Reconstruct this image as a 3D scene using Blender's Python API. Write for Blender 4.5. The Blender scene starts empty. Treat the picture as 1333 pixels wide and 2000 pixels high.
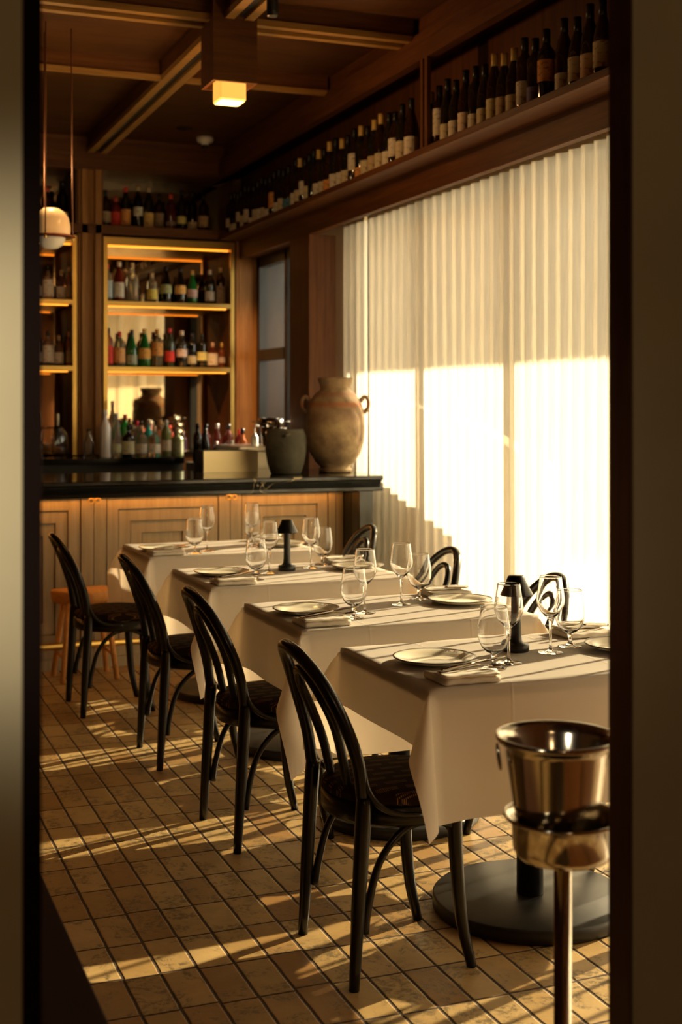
import bpy, math, random
from mathutils import Vector, Matrix
random.seed(7)
sc = bpy.context.scene
COL = sc.collection
PI = math.pi
# ------------------------------------------------------------------ camera, sky, sun, exposure
cam_data = bpy.data.cameras.new('camera')
cam = bpy.data.objects.new('camera', cam_data); COL.objects.link(cam)
cam.location = (0, 0, 1.45)
cam.rotation_euler = (PI/2, 0, -math.radians(21.366))
cam_data.sensor_fit = 'HORIZONTAL'; cam_data.sensor_width = 36
cam_data.lens = 2560/1333*36
cam_data.shift_y = -208/1333
cam_data.clip_start = 0.05
cam_data.dof.use_dof = True; cam_data.dof.focus_distance = 3.9; cam_data.dof.aperture_fstop = 5.2
sc.camera = cam
sc.view_settings.view_transform = 'Standard'; sc.view_settings.look = 'None'
sc.view_settings.exposure = 1.2; sc.view_settings.gamma = 1.0
sc.view_settings.use_curve_mapping = False
w = bpy.data.worlds.new('sky'); sc.world = w; w.use_nodes = True
w.node_tree.nodes['Background'].inputs[0].default_value = (1.0, 0.87, 0.69, 1)
w.node_tree.nodes['Background'].inputs[1].default_value = 3.2
sun_d = bpy.data.lights.new('sun', 'SUN'); sun_d.energy = 15; sun_d.angle = math.radians(0.53)
sun_d.color = (1.0, 0.82, 0.61)
sun = bpy.data.objects.new('sun', sun_d); COL.objects.link(sun)
SUN = Vector((-0.95, -0.30, -0.50)).normalized()
sun.rotation_euler = SUN.to_track_quat('-Z', 'Y').to_euler()
sun.location = (8, 6, 6)

# ------------------------------------------------------------------ materials
def new_mat(name):
    m = bpy.data.materials.new(name); m.use_nodes = True
    nt = m.node_tree; b = nt.nodes['Principled BSDF']
    return m, nt, b
def pm(name, col, rough=0.5, metal=0.0, spec=0.5, trans=0.0, ior=1.5, emit=None, estr=0.0, coat=0.0, noise=0.0, nscale=20):
    m, nt, b = new_mat(name)
    b.inputs['Base Color'].default_value = (*col, 1); b.inputs['Roughness'].default_value = rough
    b.inputs['Metallic'].default_value = metal; b.inputs['Specular IOR Level'].default_value = spec
    b.inputs['Transmission Weight'].default_value = trans; b.inputs['IOR'].default_value = ior
    b.inputs['Coat Weight'].default_value = coat
    if emit:
        b.inputs['Emission Color'].default_value = (*emit, 1); b.inputs['Emission Strength'].default_value = estr
    if noise > 0:
        tc = nt.nodes.new('ShaderNodeTexCoord'); n = nt.nodes.new('ShaderNodeTexNoise')
        n.inputs['Scale'].default_value = nscale; n.inputs['Detail'].default_value = 5
        r = nt.nodes.new('ShaderNodeValToRGB')
        r.color_ramp.elements[0].position = 0.3; r.color_ramp.elements[1].position = 0.7
        r.color_ramp.elements[0].color = tuple(c*(1-noise) for c in col)+(1,)
        r.color_ramp.elements[1].color = tuple(min(1, c*(1+noise)) for c in col)+(1,)
        nt.links.new(tc.outputs['Object'], n.inputs['Vector']); nt.links.new(n.outputs['Fac'], r.inputs[0])
        nt.links.new(r.outputs[0], b.inputs['Base Color'])
    return m
def wood(name, c1, c2, rough=0.55, scale=(30, 30, 1.6), nz=1.0, bump=0.05):
    m, nt, b = new_mat(name)
    tc = nt.nodes.new('ShaderNodeTexCoord'); mp = nt.nodes.new('ShaderNodeMapping'); mp.inputs['Scale'].default_value = scale
    n = nt.nodes.new('ShaderNodeTexNoise'); n.inputs['Scale'].default_value = nz; n.inputs['Detail'].default_value = 6
    n.inputs['Roughness'].default_value = 0.6; n.inputs['Distortion'].default_value = 0.6
    n2 = nt.nodes.new('ShaderNodeTexNoise'); n2.inputs['Scale'].default_value = nz*7; n2.inputs['Detail'].default_value = 3
    mx = nt.nodes.new('ShaderNodeMath'); mx.operation = 'MULTIPLY_ADD'; mx.inputs[1].default_value = 0.35
    sb = nt.nodes.new('ShaderNodeMath'); sb.operation = 'SUBTRACT'; sb.inputs[1].default_value = 0.17
    r = nt.nodes.new('ShaderNodeValToRGB'); r.color_ramp.elements[0].position = 0.3; r.color_ramp.elements[1].position = 0.72
    r.color_ramp.elements[0].color = (*c1, 1); r.color_ramp.elements[1].color = (*c2, 1)
    L = nt.links.new
    L(tc.outputs['Object'], mp.inputs[0]); L(mp.outputs[0], n.inputs[0]); L(mp.outputs[0], n2.inputs[0])
    L(n2.outputs['Fac'], mx.inputs[0]); L(n.outputs['Fac'], mx.inputs[2]); L(mx.outputs[0], sb.inputs[0]); L(sb.outputs[0], r.inputs[0])
    L(r.outputs[0], b.inputs['Base Color'])
    bp = nt.nodes.new('ShaderNodeBump'); bp.inputs['Strength'].default_value = bump; bp.inputs['Distance'].default_value = 0.002
    L(sb.outputs[0], bp.inputs['Height']); L(bp.outputs[0], b.inputs['Normal'])
    b.inputs['Roughness'].default_value = rough; b.inputs['Specular IOR Level'].default_value = 0.28
    return m
M = {}
WD, WL = (0.072, 0.022, 0.0045), (0.15, 0.053, 0.011)
M['wood_v'] = wood('oak_vertical_grain', WD, WL)
M['wood_lit'] = wood('oak_lit', (0.20, 0.088, 0.022), (0.38, 0.18, 0.05))  # same oak made lighter, the back bar's lamp light put into its colour
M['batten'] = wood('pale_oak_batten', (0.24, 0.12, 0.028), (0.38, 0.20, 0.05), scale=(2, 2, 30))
M['wood_x'] = wood('oak_grain_across', WD, WL, scale=(1.6, 30, 30))
M['wood_y'] = wood('oak_grain_lengthwise', WD, WL, scale=(30, 1.6, 30))
M['ceil'] = wood('oak_ceiling_panel', (0.058, 0.020, 0.0045), (0.105, 0.040, 0.009), scale=(2.2, 9, 9), nz=1.0)
M['greige'] = wood('greige_oak', (0.34, 0.275, 0.175), (0.49, 0.405, 0.275), scale=(26, 26, 1.6), rough=0.5)
M['stool'] = wood('honey_pine', (0.62, 0.28, 0.08), (0.82, 0.42, 0.14), scale=(20, 2, 20))
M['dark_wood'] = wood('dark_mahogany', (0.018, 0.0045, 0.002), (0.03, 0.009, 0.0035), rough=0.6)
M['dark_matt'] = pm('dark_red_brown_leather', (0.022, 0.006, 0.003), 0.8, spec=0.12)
M['jamb_black'] = pm('near_black_paint', (0.008, 0.003, 0.002), 0.8, spec=0.1)
M['jamb'] = wood('dark_jamb', (0.05, 0.018, 0.008), (0.085, 0.032, 0.013), rough=0.55)
M['black'] = pm('black_lacquered_beech', (0.004, 0.0035, 0.003), 0.30, spec=0.4, coat=0.12)
M['blackm'] = pm('black_powder_coat', (0.012, 0.012, 0.012), 0.38)
M['basem'] = pm('black_table_base', (0.010, 0.010, 0.0095), 0.42, noise=0.3, nscale=30)
M['steel'] = pm('polished_steel', (0.42, 0.37, 0.30), 0.14, 1.0)
M['steel_b'] = pm('brushed_steel', (0.70, 0.62, 0.48), 0.3, 1.0)
M['brass'] = pm('brushed_brass', (0.72, 0.48, 0.14), 0.32, 1.0)
M['brass_l'] = pm('pale_satin_brass', (0.90, 0.76, 0.46), 0.48, 1.0)
M['mirror'] = pm('bronze_mirror', (0.52, 0.42, 0.28), 0.03, 1.0)
M['led'] = pm('warm_light_strip', (1, 0.6, 0.2), 0.5, emit=(1.0, 0.30, 0.02), estr=1.1)
M['led_bar'] = pm('counter_light_strip', (1, 0.6, 0.2), 0.5, emit=(1.0, 0.36, 0.05), estr=9)
M['lampglass'] = pm('lit_opal_glass', (1, 0.8, 0.4), 0.4, emit=(1.0, 0.42, 0.06), estr=0.50)
M['opal'] = pm('opal_glass', (0.80, 0.56, 0.32), 0.25, emit=(1.0, 0.50, 0.14), estr=0.10)
M['opal2'] = pm('lower_opal_glass', (0.66, 0.60, 0.46), 0.25, emit=(1.0, 0.75, 0.42), estr=0.04)
M['cord'] = pm('brown_cord', (0.16, 0.06, 0.025), 0.6)
M['copper'] = pm('dark_copper', (0.35, 0.10, 0.04), 0.3, 0.9)
M['ceramic'] = pm('cream_glazed_ceramic', (0.78, 0.72, 0.56), 0.18)
M['rimline'] = pm('dark_brown_rim_line', (0.05, 0.03, 0.02), 0.3)
M['ink'] = pm('black_print', (0.02, 0.02, 0.03), 0.5)
M['redink'] = pm('red_print', (0.35, 0.04, 0.04), 0.5)
M['plastic_w'] = pm('white_plastic', (0.75, 0.72, 0.65), 0.4)
M['orange'] = pm('orange_tag', (0.75, 0.22, 0.03), 0.7)
M['plaster'] = pm('olive_beige_plaster', (0.50, 0.42, 0.27), 0.9, noise=0.06, nscale=6)
M['rough_wall'] = pm('dark_plaster', (0.18, 0.10, 0.045), 0.9)
M['frame'] = pm('black_window_frame', (0.015, 0.017, 0.018), 0.4)
M['outside'] = pm('grey_render', (0.022, 0.027, 0.034), 0.9)
M['bluewhite'] = pm('pale_blue_render', (0.12, 0.16, 0.20), 0.9)

def glass_clear(name, tint=(1, 1, 1), rough=0.0, ior=1.45):
    m, nt, b = new_mat(name)
    b.inputs['Base Color'].default_value = (*tint, 1); b.inputs['Transmission Weight'].default_value = 1
    b.inputs['Roughness'].default_value = rough; b.inputs['IOR'].default_value = ior
    return m
def glass_thin(name, tint=(0.95, 0.95, 0.93), refl=0.75):
    # thin sheet: mostly see-through, reflects more at grazing angles
    m = bpy.data.materials.new(name); m.use_nodes = True; nt = m.node_tree; nt.nodes.clear()
    o = nt.nodes.new('ShaderNodeOutputMaterial'); mx = nt.nodes.new('ShaderNodeMixShader')
    t = nt.nodes.new('ShaderNodeBsdfTransparent'); t.inputs[0].default_value = (*tint, 1)
    g = nt.nodes.new('ShaderNodeBsdfGlossy'); g.inputs['Roughness'].default_value = 0.02
    lw = nt.nodes.new('ShaderNodeLayerWeight'); lw.inputs[0].default_value = 0.35
    mu = nt.nodes.new('ShaderNodeMath'); mu.operation = 'MULTIPLY_ADD'; mu.inputs[1].default_value = refl; mu.inputs[2].default_value = 0.02
    L = nt.links.new
    L(lw.outputs['Fresnel'], mu.inputs[0]); L(mu.outputs[0], mx.inputs[0]); L(t.outputs[0], mx.inputs[1]); L(g.outputs[0], mx.inputs[2]); L(mx.outputs[0], o.inputs[0])
    return m
M['glass'] = glass_thin('drinking_glass')
M['pane'] = glass_thin('window_glass', (0.9, 0.92, 0.9), 0.2)

def cloth_mat(name, col, trans=0.30, crease=None, weave=900):
    m = bpy.data.materials.new(name); m.use_nodes = True; nt = m.node_tree; nt.nodes.clear(); L = nt.links.new
    o = nt.nodes.new('ShaderNodeOutputMaterial'); mx = nt.nodes.new('ShaderNodeMixShader'); mx.inputs[0].default_value = trans
    d = nt.nodes.new('ShaderNodeBsdfDiffuse'); t = nt.nodes.new('ShaderNodeBsdfTranslucent')
    d.inputs[0].default_value = (*col, 1); t.inputs[0].default_value = (col[0], col[1]*0.9, col[2]*0.75, 1)
    tc = nt.nodes.new('ShaderNodeTexCoord')
    n = nt.nodes.new('ShaderNodeTexNoise'); n.inputs['Scale'].default_value = 14; n.inputs['Detail'].default_value = 4
    bp = nt.nodes.new('ShaderNodeBump'); bp.inputs['Strength'].default_value = 0.12; bp.inputs['Distance'].default_value = 0.01
    L(tc.outputs['Object'], n.inputs[0])
    h = n.outputs['Fac']
    if crease:
        sp = nt.nodes.new('ShaderNodeSeparateXYZ'); L(tc.outputs['Object'], sp.inputs[0])
        for ax, c in crease:
            s = nt.nodes.new('ShaderNodeMath'); s.operation = 'SUBTRACT'; s.inputs[1].default_value = c; L(sp.outputs[ax], s.inputs[0])
            a = nt.nodes.new('ShaderNodeMath'); a.operation = 'ABSOLUTE'; L(s.outputs[0], a.inputs[0])
            q = nt.nodes.new('ShaderNodeMapRange'); q.interpolation_type = 'SMOOTHSTEP'
            q.inputs['From Min'].default_value = 0; q.inputs['From Max'].default_value = 0.006
            q.inputs['To Min'].default_value = 2.2; q.inputs['To Max'].default_value = 0; L(a.outputs[0], q.inputs[0])
            ad = nt.nodes.new('ShaderNodeMath'); ad.operation = 'ADD'; L(h, ad.inputs[0]); L(q.outputs[0], ad.inputs[1]); h = ad.outputs[0]
    L(h, bp.inputs['Height']); L(bp.outputs[0], d.inputs['Normal']); L(bp.outputs[0], t.inputs['Normal'])
    L(d.outputs[0], mx.inputs[1]); L(t.outputs[0], mx.inputs[2]); L(mx.outputs[0], o.inputs[0])
    return m
M['linen'] = cloth_mat('white_table_linen', (0.86, 0.785, 0.69), 0.38, crease=((0, 0.17), (0, -0.19), (1, 0.0)))
M['napkin'] = cloth_mat('white_napkin_linen', (0.84, 0.78, 0.68), 0.15)
def curtain_mat(name, col, open_=0.2):
    m = bpy.data.materials.new(name); m.use_nodes = True; nt = m.node_tree; nt.nodes.clear(); L = nt.links.new
    o = nt.nodes.new('ShaderNodeOutputMaterial')
    d = nt.nodes.new('ShaderNodeBsdfDiffuse'); t = nt.nodes.new('ShaderNodeBsdfTranslucent')
    tr = nt.nodes.new('ShaderNodeBsdfTransparent'); tr.inputs[0].default_value = (1, 0.92, 0.75, 1)
    m1 = nt.nodes.new('ShaderNodeMixShader'); m1.inputs[0].default_value = 0.32
    m2 = nt.nodes.new('ShaderNodeMixShader')
    tc = nt.nodes.new('ShaderNodeTexCoord'); mp = nt.nodes.new('ShaderNodeMapping'); mp.inputs['Scale'].default_value = (60, 60, 4)
    n = nt.nodes.new('ShaderNodeTexNoise'); n.inputs['Scale'].default_value = 1.5; n.inputs['Detail'].default_value = 5
    r = nt.nodes.new('ShaderNodeValToRGB'); r.color_ramp.elements[0].position = 0.25; r.color_ramp.elements[1].position = 0.75
    r.color_ramp.elements[0].color = tuple(c*0.84 for c in col)+(1,); r.color_ramp.elements[1].color = (*col, 1)
    L(tc.outputs['Object'], mp.inputs[0]); L(mp.outputs[0], n.inputs[0]); L(n.outputs['Fac'], r.inputs[0])
    L(r.outputs[0], d.inputs[0]); L(r.outputs[0], t.inputs[0])
    # open weave: the holes close as the cloth turns away
    lw = nt.nodes.new('ShaderNodeLayerWeight'); lw.inputs[0].default_value = 0.5
    q = nt.nodes.new('ShaderNodeMapRange'); q.inputs['From Min'].default_value = 0.0; q.inputs['From Max'].default_value = 0.36
    q.inputs['To Min'].default_value = open_; q.inputs['To Max'].default_value = 0.0
    L(lw.outputs['Facing'], q.inputs[0])
    L(d.outputs[0], m1.inputs[1]); L(t.outputs[0], m1.inputs[2]); L(q.outputs[0], m2.inputs[0])
    L(m1.outputs[0], m2.inputs[1]); L(tr.outputs[0], m2.inputs[2]); L(m2.outputs[0], o.inputs[0])
    return m
M['curtain'] = curtain_mat('cream_sheer_linen', (0.88, 0.79, 0.62), 0.50)
M['curtain_hd'] = pm('curtain_heading_tape', (0.52, 0.40, 0.24), 0.9)

def marble(name):
    m, nt, b = new_mat(name); L = nt.links.new
    tc = nt.nodes.new('ShaderNodeTexCoord'); n = nt.nodes.new('ShaderNodeTexNoise'); n.inputs['Scale'].default_value = 1.7
    n.inputs['Detail'].default_value = 4; n.inputs['Distortion'].default_value = 1.2
    s = nt.nodes.new('ShaderNodeMath'); s.operation = 'SUBTRACT'; s.inputs[1].default_value = 0.56
    a = nt.nodes.new('ShaderNodeMath'); a.operation = 'ABSOLUTE'
    r = nt.nodes.new('ShaderNodeValToRGB'); r.color_ramp.elements[0].position = 0; r.color_ramp.elements[1].position = 0.003
    r.color_ramp.elements[0].color = (0.45, 0.36, 0.22, 1); r.color_ramp.elements[1].color = (0.008, 0.009, 0.008, 1)
    L(tc.outputs['Object'], n.inputs[0]); L(n.outputs['Fac'], s.inputs[0]); L(s.outputs[0], a.inputs[0]); L(a.outputs[0], r.inputs[0]); L(r.outputs[0], b.inputs['Base Color'])
    b.inputs['Roughness'].default_value = 0.10
    return m
M['marble'] = marble('black_veined_marble')

def tile_floor():
    m, nt, b = new_mat('glazed_terracotta_tiles'); L = nt.links.new
    PX, PY, X0, Y0 = 0.0965, 0.2105, 0.693, 3.07
    tc = nt.nodes.new('ShaderNodeTexCoord')
    nz = nt.nodes.new('ShaderNodeTexNoise'); nz.inputs['Scale'].default_value = 16; nz.inputs['Detail'].default_value = 6
    L(tc.outputs['Object'], nz.inputs[0])
    vs = nt.nodes.new('ShaderNodeVectorMath'); vs.operation = 'SUBTRACT'; vs.inputs[1].default_value = (0.5, 0.5, 0.5); L(nz.outputs['Color'], vs.inputs[0])
    vm = nt.nodes.new('ShaderNodeVectorMath'); vm.operation = 'SCALE'; vm.inputs['Scale'].default_value = 0.006; L(vs.outputs[0], vm.inputs[0])
    va = nt.nodes.new('ShaderNodeVectorMath'); va.operation = 'ADD'; L(tc.outputs['Object'], va.inputs[0]); L(vm.outputs[0], va.inputs[1])
    sp = nt.nodes.new('ShaderNodeSeparateXYZ'); L(va.outputs[0], sp.inputs[0])
    def mth(op, a, b_=None, c=None):
        n = nt.nodes.new('ShaderNodeMath'); n.operation = op
        for i, v in enumerate((a, b_, c)):
            if v is None: continue
            if isinstance(v, (int, float)): n.inputs[i].default_value = v
            else: L(v, n.inputs[i])
        return n.outputs[0]
    u = mth('DIVIDE', mth('SUBTRACT', sp.outputs[0], X0), PX); v0 = mth('DIVIDE', mth('SUBTRACT', sp.outputs[1], Y0), PY)
    fu = mth('FLOOR', u)
    # each column slips a little against its neighbour
    wn0 = nt.nodes.new('ShaderNodeTexWhiteNoise'); wn0.noise_dimensions = '1D'; L(fu, wn0.inputs['W'])
    v = mth('ADD', v0, mth('MULTIPLY', mth('SUBTRACT', wn0.outputs['Value'], 0.5), 0.07))
    fv = mth('FLOOR', v)
    cu = mth('SUBTRACT', u, fu); cv = mth('SUBTRACT', v, fv)
    du = mth('MULTIPLY', mth('MINIMUM', cu, mth('SUBTRACT', 1, cu)), PX); dv = mth('MULTIPLY', mth('MINIMUM', cv, mth('SUBTRACT', 1, cv)), PY)
    dd = mth('MINIMUM', mth('SUBTRACT', du, 0.0012), mth('SUBTRACT', dv, 0.0009))
    cx = nt.nodes.new('ShaderNodeCombineXYZ'); L(fu, cx.inputs[0]); L(fv, cx.inputs[1])
    wn = nt.nodes.new('ShaderNodeTexWhiteNoise'); wn.noise_dimensions = '3D'; L(cx.outputs[0], wn.inputs[0])
    # per-tile base colour
    r1 = nt.nodes.new('ShaderNodeValToRGB'); e = r1.color_ramp.elements
    e[0].color = (0.29, 0.155, 0.05, 1); e[1].color = (0.50, 0.35, 0.155, 1)
    k = e.new(0.45); k.color = (0.40, 0.26, 0.10, 1)
    L(wn.outputs['Value'], r1.inputs[0])
    # cloudy glaze
    n1 = nt.nodes.new('ShaderNodeTexNoise'); n1.inputs['Scale'].default_value = 7; n1.inputs['Detail'].default_value = 6; n1.inputs['Roughness'].default_value = 0.65
    off = nt.nodes.new('ShaderNodeVectorMath'); off.operation = 'MULTIPLY_ADD'; off.inputs[1].default_value = (3, 3, 3)
    L(wn.outputs['Color'], off.inputs[0]); L(tc.outputs['Object'], off.inputs[2]); L(off.outputs[0], n1.inputs[0])
    mr = nt.nodes.new('ShaderNodeMapRange'); mr.inputs['From Min'].default_value = 0.3; mr.inputs['From Max'].default_value = 0.7; mr.inputs['To Min'].default_value = 0.82; mr.inputs['To Max'].default_value = 1.15
    L(n1.outputs['Fac'], mr.inputs[0])
    c1 = nt.nodes.new('ShaderNodeVectorMath'); c1.operation = 'SCALE'; L(r1.outputs[0], c1.inputs[0]); L(mr.outputs[0], c1.inputs['Scale'])
    # worn grey-green patches with crackled edges
    n2 = nt.nodes.new('ShaderNodeTexNoise'); n2.inputs['Scale'].default_value = 8; n2.inputs['Detail'].default_value = 9; n2.inputs['Roughness'].default_value = 0.72; n2.inputs['Distortion'].default_value = 0.8
    L(off.outputs[0], n2.inputs[0])
    st = nt.nodes.new('ShaderNodeMapRange'); st.interpolation_type = 'SMOOTHSTEP'
    st.inputs['From Min'].default_value = 0.49; st.inputs['From Max'].default_value = 0.57; st.inputs['To Min'].default_value = 0; st.inputs['To Max'].default_value = 0.85
    L(n2.outputs['Fac'], st.inputs[0])
    n3 = nt.nodes.new('ShaderNodeTexNoise'); n3.inputs['Scale'].default_value = 55; n3.inputs['Detail'].default_value = 8; n3.inputs['Roughness'].default_value = 0.75
    L(off.outputs[0], n3.inputs[0])
    sf = nt.nodes.new('ShaderNodeMapRange'); sf.interpolation_type = 'SMOOTHSTEP'; sf.inputs['From Min'].default_value = 0.44; sf.inputs['From Max'].default_value = 0.56; L(n3.outputs['Fac'], sf.inputs[0])
    stf = mth('MULTIPLY', st.outputs[0], sf.outputs[0])
    mx = nt.nodes.new('ShaderNodeMix'); mx.data_type = 'RGBA'; L(stf, mx.inputs[0]); L(c1.outputs[0], mx.inputs[6]); mx.inputs[7].default_value = (0.115, 0.085, 0.042, 1)
    # grout
    gr = nt.nodes.new('ShaderNodeMapRange'); gr.interpolation_type = 'SMOOTHSTEP'; gr.inputs['From Min'].default_value = 0.0016; gr.inputs['From Max'].default_value = 0.0032
    L(dd, gr.inputs[0])
    mg = nt.nodes.new('ShaderNodeMix'); mg.data_type = 'RGBA'; L(gr.outputs[0], mg.inputs[0]); mg.inputs[6].default_value = (0.045, 0.022, 0.009, 1); L(mx.outputs[2], mg.inputs[7])
    L(mg.outputs[2], b.inputs['Base Color'])
    rr = nt.nodes.new('ShaderNodeMapRange'); rr.inputs['To Min'].default_value = 0.85; rr.inputs['To Max'].default_value = 0.38; L(gr.outputs[0], rr.inputs[0]); L(rr.outputs[0], b.inputs['Roughness'])
    hp = nt.nodes.new('ShaderNodeMapRange'); hp.interpolation_type = 'SMOOTHSTEP'; hp.inputs['From Min'].default_value = 0.0; hp.inputs['From Max'].default_value = 0.0055; L(dd, hp.inputs[0])
    h2 = mth('ADD', hp.outputs[0], mth('MULTIPLY', n1.outputs['Fac'], 0.8))
    h3 = mth('SUBTRACT', h2, mth('MULTIPLY', st.outputs[0], 0.12))
    bp = nt.nodes.new('ShaderNodeBump'); bp.inputs['Strength'].default_value = 0.7; bp.inputs['Distance'].default_value = 0.004; L(h3, bp.inputs['Height']); L(bp.outputs[0], b.inputs['Normal'])
    return m
M['tiles'] = tile_floor()

def seat_fabric():
    m, nt, b = new_mat('dark_woven_seat_fabric'); L = nt.links.new
    tc = nt.nodes.new('ShaderNodeTexCoord')
    mp = nt.nodes.new('ShaderNodeMapping'); mp.inputs['Scale'].default_value = (1, 1, 1)
    L(tc.outputs['Object'], mp.inputs[0])
    br = nt.nodes.new('ShaderNodeTexBrick'); br.offset = 0.5; br.inputs['Scale'].default_value = 1
    br.inputs['Brick Width'].default_value = 0.082; br.inputs['Row Height'].default_value = 0.040; br.inputs['Mortar Size'].default_value = 0.012
    br.inputs['Mortar Smooth'].default_value = 0.3
    br.inputs['Color1'].default_value = (1, 1, 1, 1); br.inputs['Color2'].default_value = (1, 1, 1, 1); br.inputs['Mortar'].default_value = (0, 0, 0, 1)
    L(mp.outputs[0], br.inputs[0])
    w1 = nt.nodes.new('ShaderNodeTexWave'); w1.bands_direction = 'X'; w1.inputs['Scale'].default_value = 60; w1.inputs['Distortion'].default_value = 0.5; L(mp.outputs[0], w1.inputs[0])
    w2 = nt.nodes.new('ShaderNodeTexWave'); w2.bands_direction = 'Y'; w2.inputs['Scale'].default_value = 48; w2.inputs['Distortion'].default_value = 0.5; L(mp.outputs[0], w2.inputs[0])
    mu = nt.nodes.new('ShaderNodeMath'); mu.operation = 'MULTIPLY'; L(w1.outputs['Fac'], mu.inputs[0]); L(w2.outputs['Fac'], mu.inputs[1])
    mu2 = nt.nodes.new('ShaderNodeMath'); mu2.operation = 'MULTIPLY'; L(mu.outputs[0], mu2.inputs[0]); L(br.outputs['Color'], mu2.inputs[1])
    r = nt.nodes.new('ShaderNodeValToRGB'); r.color_ramp.elements[0].position = 0.25; r.color_ramp.elements[1].position = 0.6
    r.color_ramp.elements[0].color = (0.028, 0.014, 0.008, 1); r.color_ramp.elements[1].color = (0.34, 0.19, 0.075, 1)
    L(mu2.outputs[0], r.inputs[0]); L(r.outputs[0], b.inputs['Base Color']); b.inputs['Roughness'].default_value = 0.95
    b.inputs['Specular IOR Level'].default_value = 0.15
    n = nt.nodes.new('ShaderNodeTexNoise'); n.inputs['Scale'].default_value = 900; L(tc.outputs['Object'], n.inputs[0])
    bp = nt.nodes.new('ShaderNodeBump'); bp.inputs['Strength'].default_value = 0.4; bp.inputs['Distance'].default_value = 0.001; L(n.outputs['Fac'], bp.inputs['Height']); L(bp.outputs[0], b.inputs['Normal'])
    return m
M['fabric'] = seat_fabric()

def clay(name, cols, bands=True):
    m, nt, b = new_mat(name); L = nt.links.new
    tc = nt.nodes.new('ShaderNodeTexCoord')
    n = nt.nodes.new('ShaderNodeTexNoise'); n.inputs['Scale'].default_value = 7; n.inputs['Detail'].default_value = 8; n.inputs['Roughness'].default_value = 0.65
    L(tc.outputs['Object'], n.inputs[0])
    r = nt.nodes.new('ShaderNodeValToRGB'); e = r.color_ramp.elements
    e[0].position = 0.32; e[0].color = (*cols[0], 1); e[1].position = 0.68; e[1].color = (*cols[2], 1); k = e.new(0.5); k.color = (*cols[1], 1)
    L(n.outputs['Fac'], r.inputs[0]); out = r.outputs[0]
    if bands:
        sp = nt.nodes.new('ShaderNodeSeparateXYZ'); L(tc.outputs['Object'], sp.inputs[0])
        for z0, wd, col, st in ((0.405, 0.012, (0.30, 0.09, 0.03), 0.75), (0.465, 0.008, (0.26, 0.10, 0.05), 0.6), (0.33, 0.05, (0.20, 0.11, 0.07), 0.4)):
            s = nt.nodes.new('ShaderNodeMath'); s.operation = 'SUBTRACT'; s.inputs[1].default_value = z0; L(sp.outputs[2], s.inputs[0])
            a = nt.nodes.new('ShaderNodeMath'); a.operation = 'ABSOLUTE'; L(s.outputs[0], a.inputs[0])
            ad = nt.nodes.new('ShaderNodeMath'); ad.operation = 'MULTIPLY_ADD'; ad.inputs[1].default_value = -0.03; L(n.outputs['Fac'], ad.inputs[0]); L(a.outputs[0], ad.inputs[2])
            q = nt.nodes.new('ShaderNodeMapRange'); q.interpolation_type = 'SMOOTHSTEP'; q.inputs['From Min'].default_value = -0.015; q.inputs['From Max'].default_value = wd
            q.inputs['To Min'].default_value = st; q.inputs['To Max'].default_value = 0; L(ad.outputs[0], q.inputs[0])
            mx = nt.nodes.new('ShaderNodeMix'); mx.data_type = 'RGBA'; L(q.outputs[0], mx.inputs[0]); L(out, mx.inputs[6]); mx.inputs[7].default_value = (*col, 1); out = mx.outputs[2]
    L(out, b.inputs['Base Color']); b.inputs['Roughness'].default_value = 0.8
    bp = nt.nodes.new('ShaderNodeBump'); bp.inputs['Strength'].default_value = 0.5; bp.inputs['Distance'].default_value = 0.006
    n2 = nt.nodes.new('ShaderNodeTexNoise'); n2.inputs['Scale'].default_value = 30; n2.inputs['Detail'].default_value = 6; L(tc.outputs['Object'], n2.inputs[0])
    L(n2.outputs['Fac'], bp.inputs['Height']); L(bp.outputs[0], b.inputs['Normal'])
    return m
M['clay'] = clay('weathered_buff_clay', ((0.12, 0.072, 0.040), (0.24, 0.16, 0.085), (0.38, 0.285, 0.15)))
M['clay_d'] = clay('dark_olive_stoneware', ((0.035, 0.032, 0.02), (0.065, 0.06, 0.038), (0.10, 0.09, 0.055)), bands=False)

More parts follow.
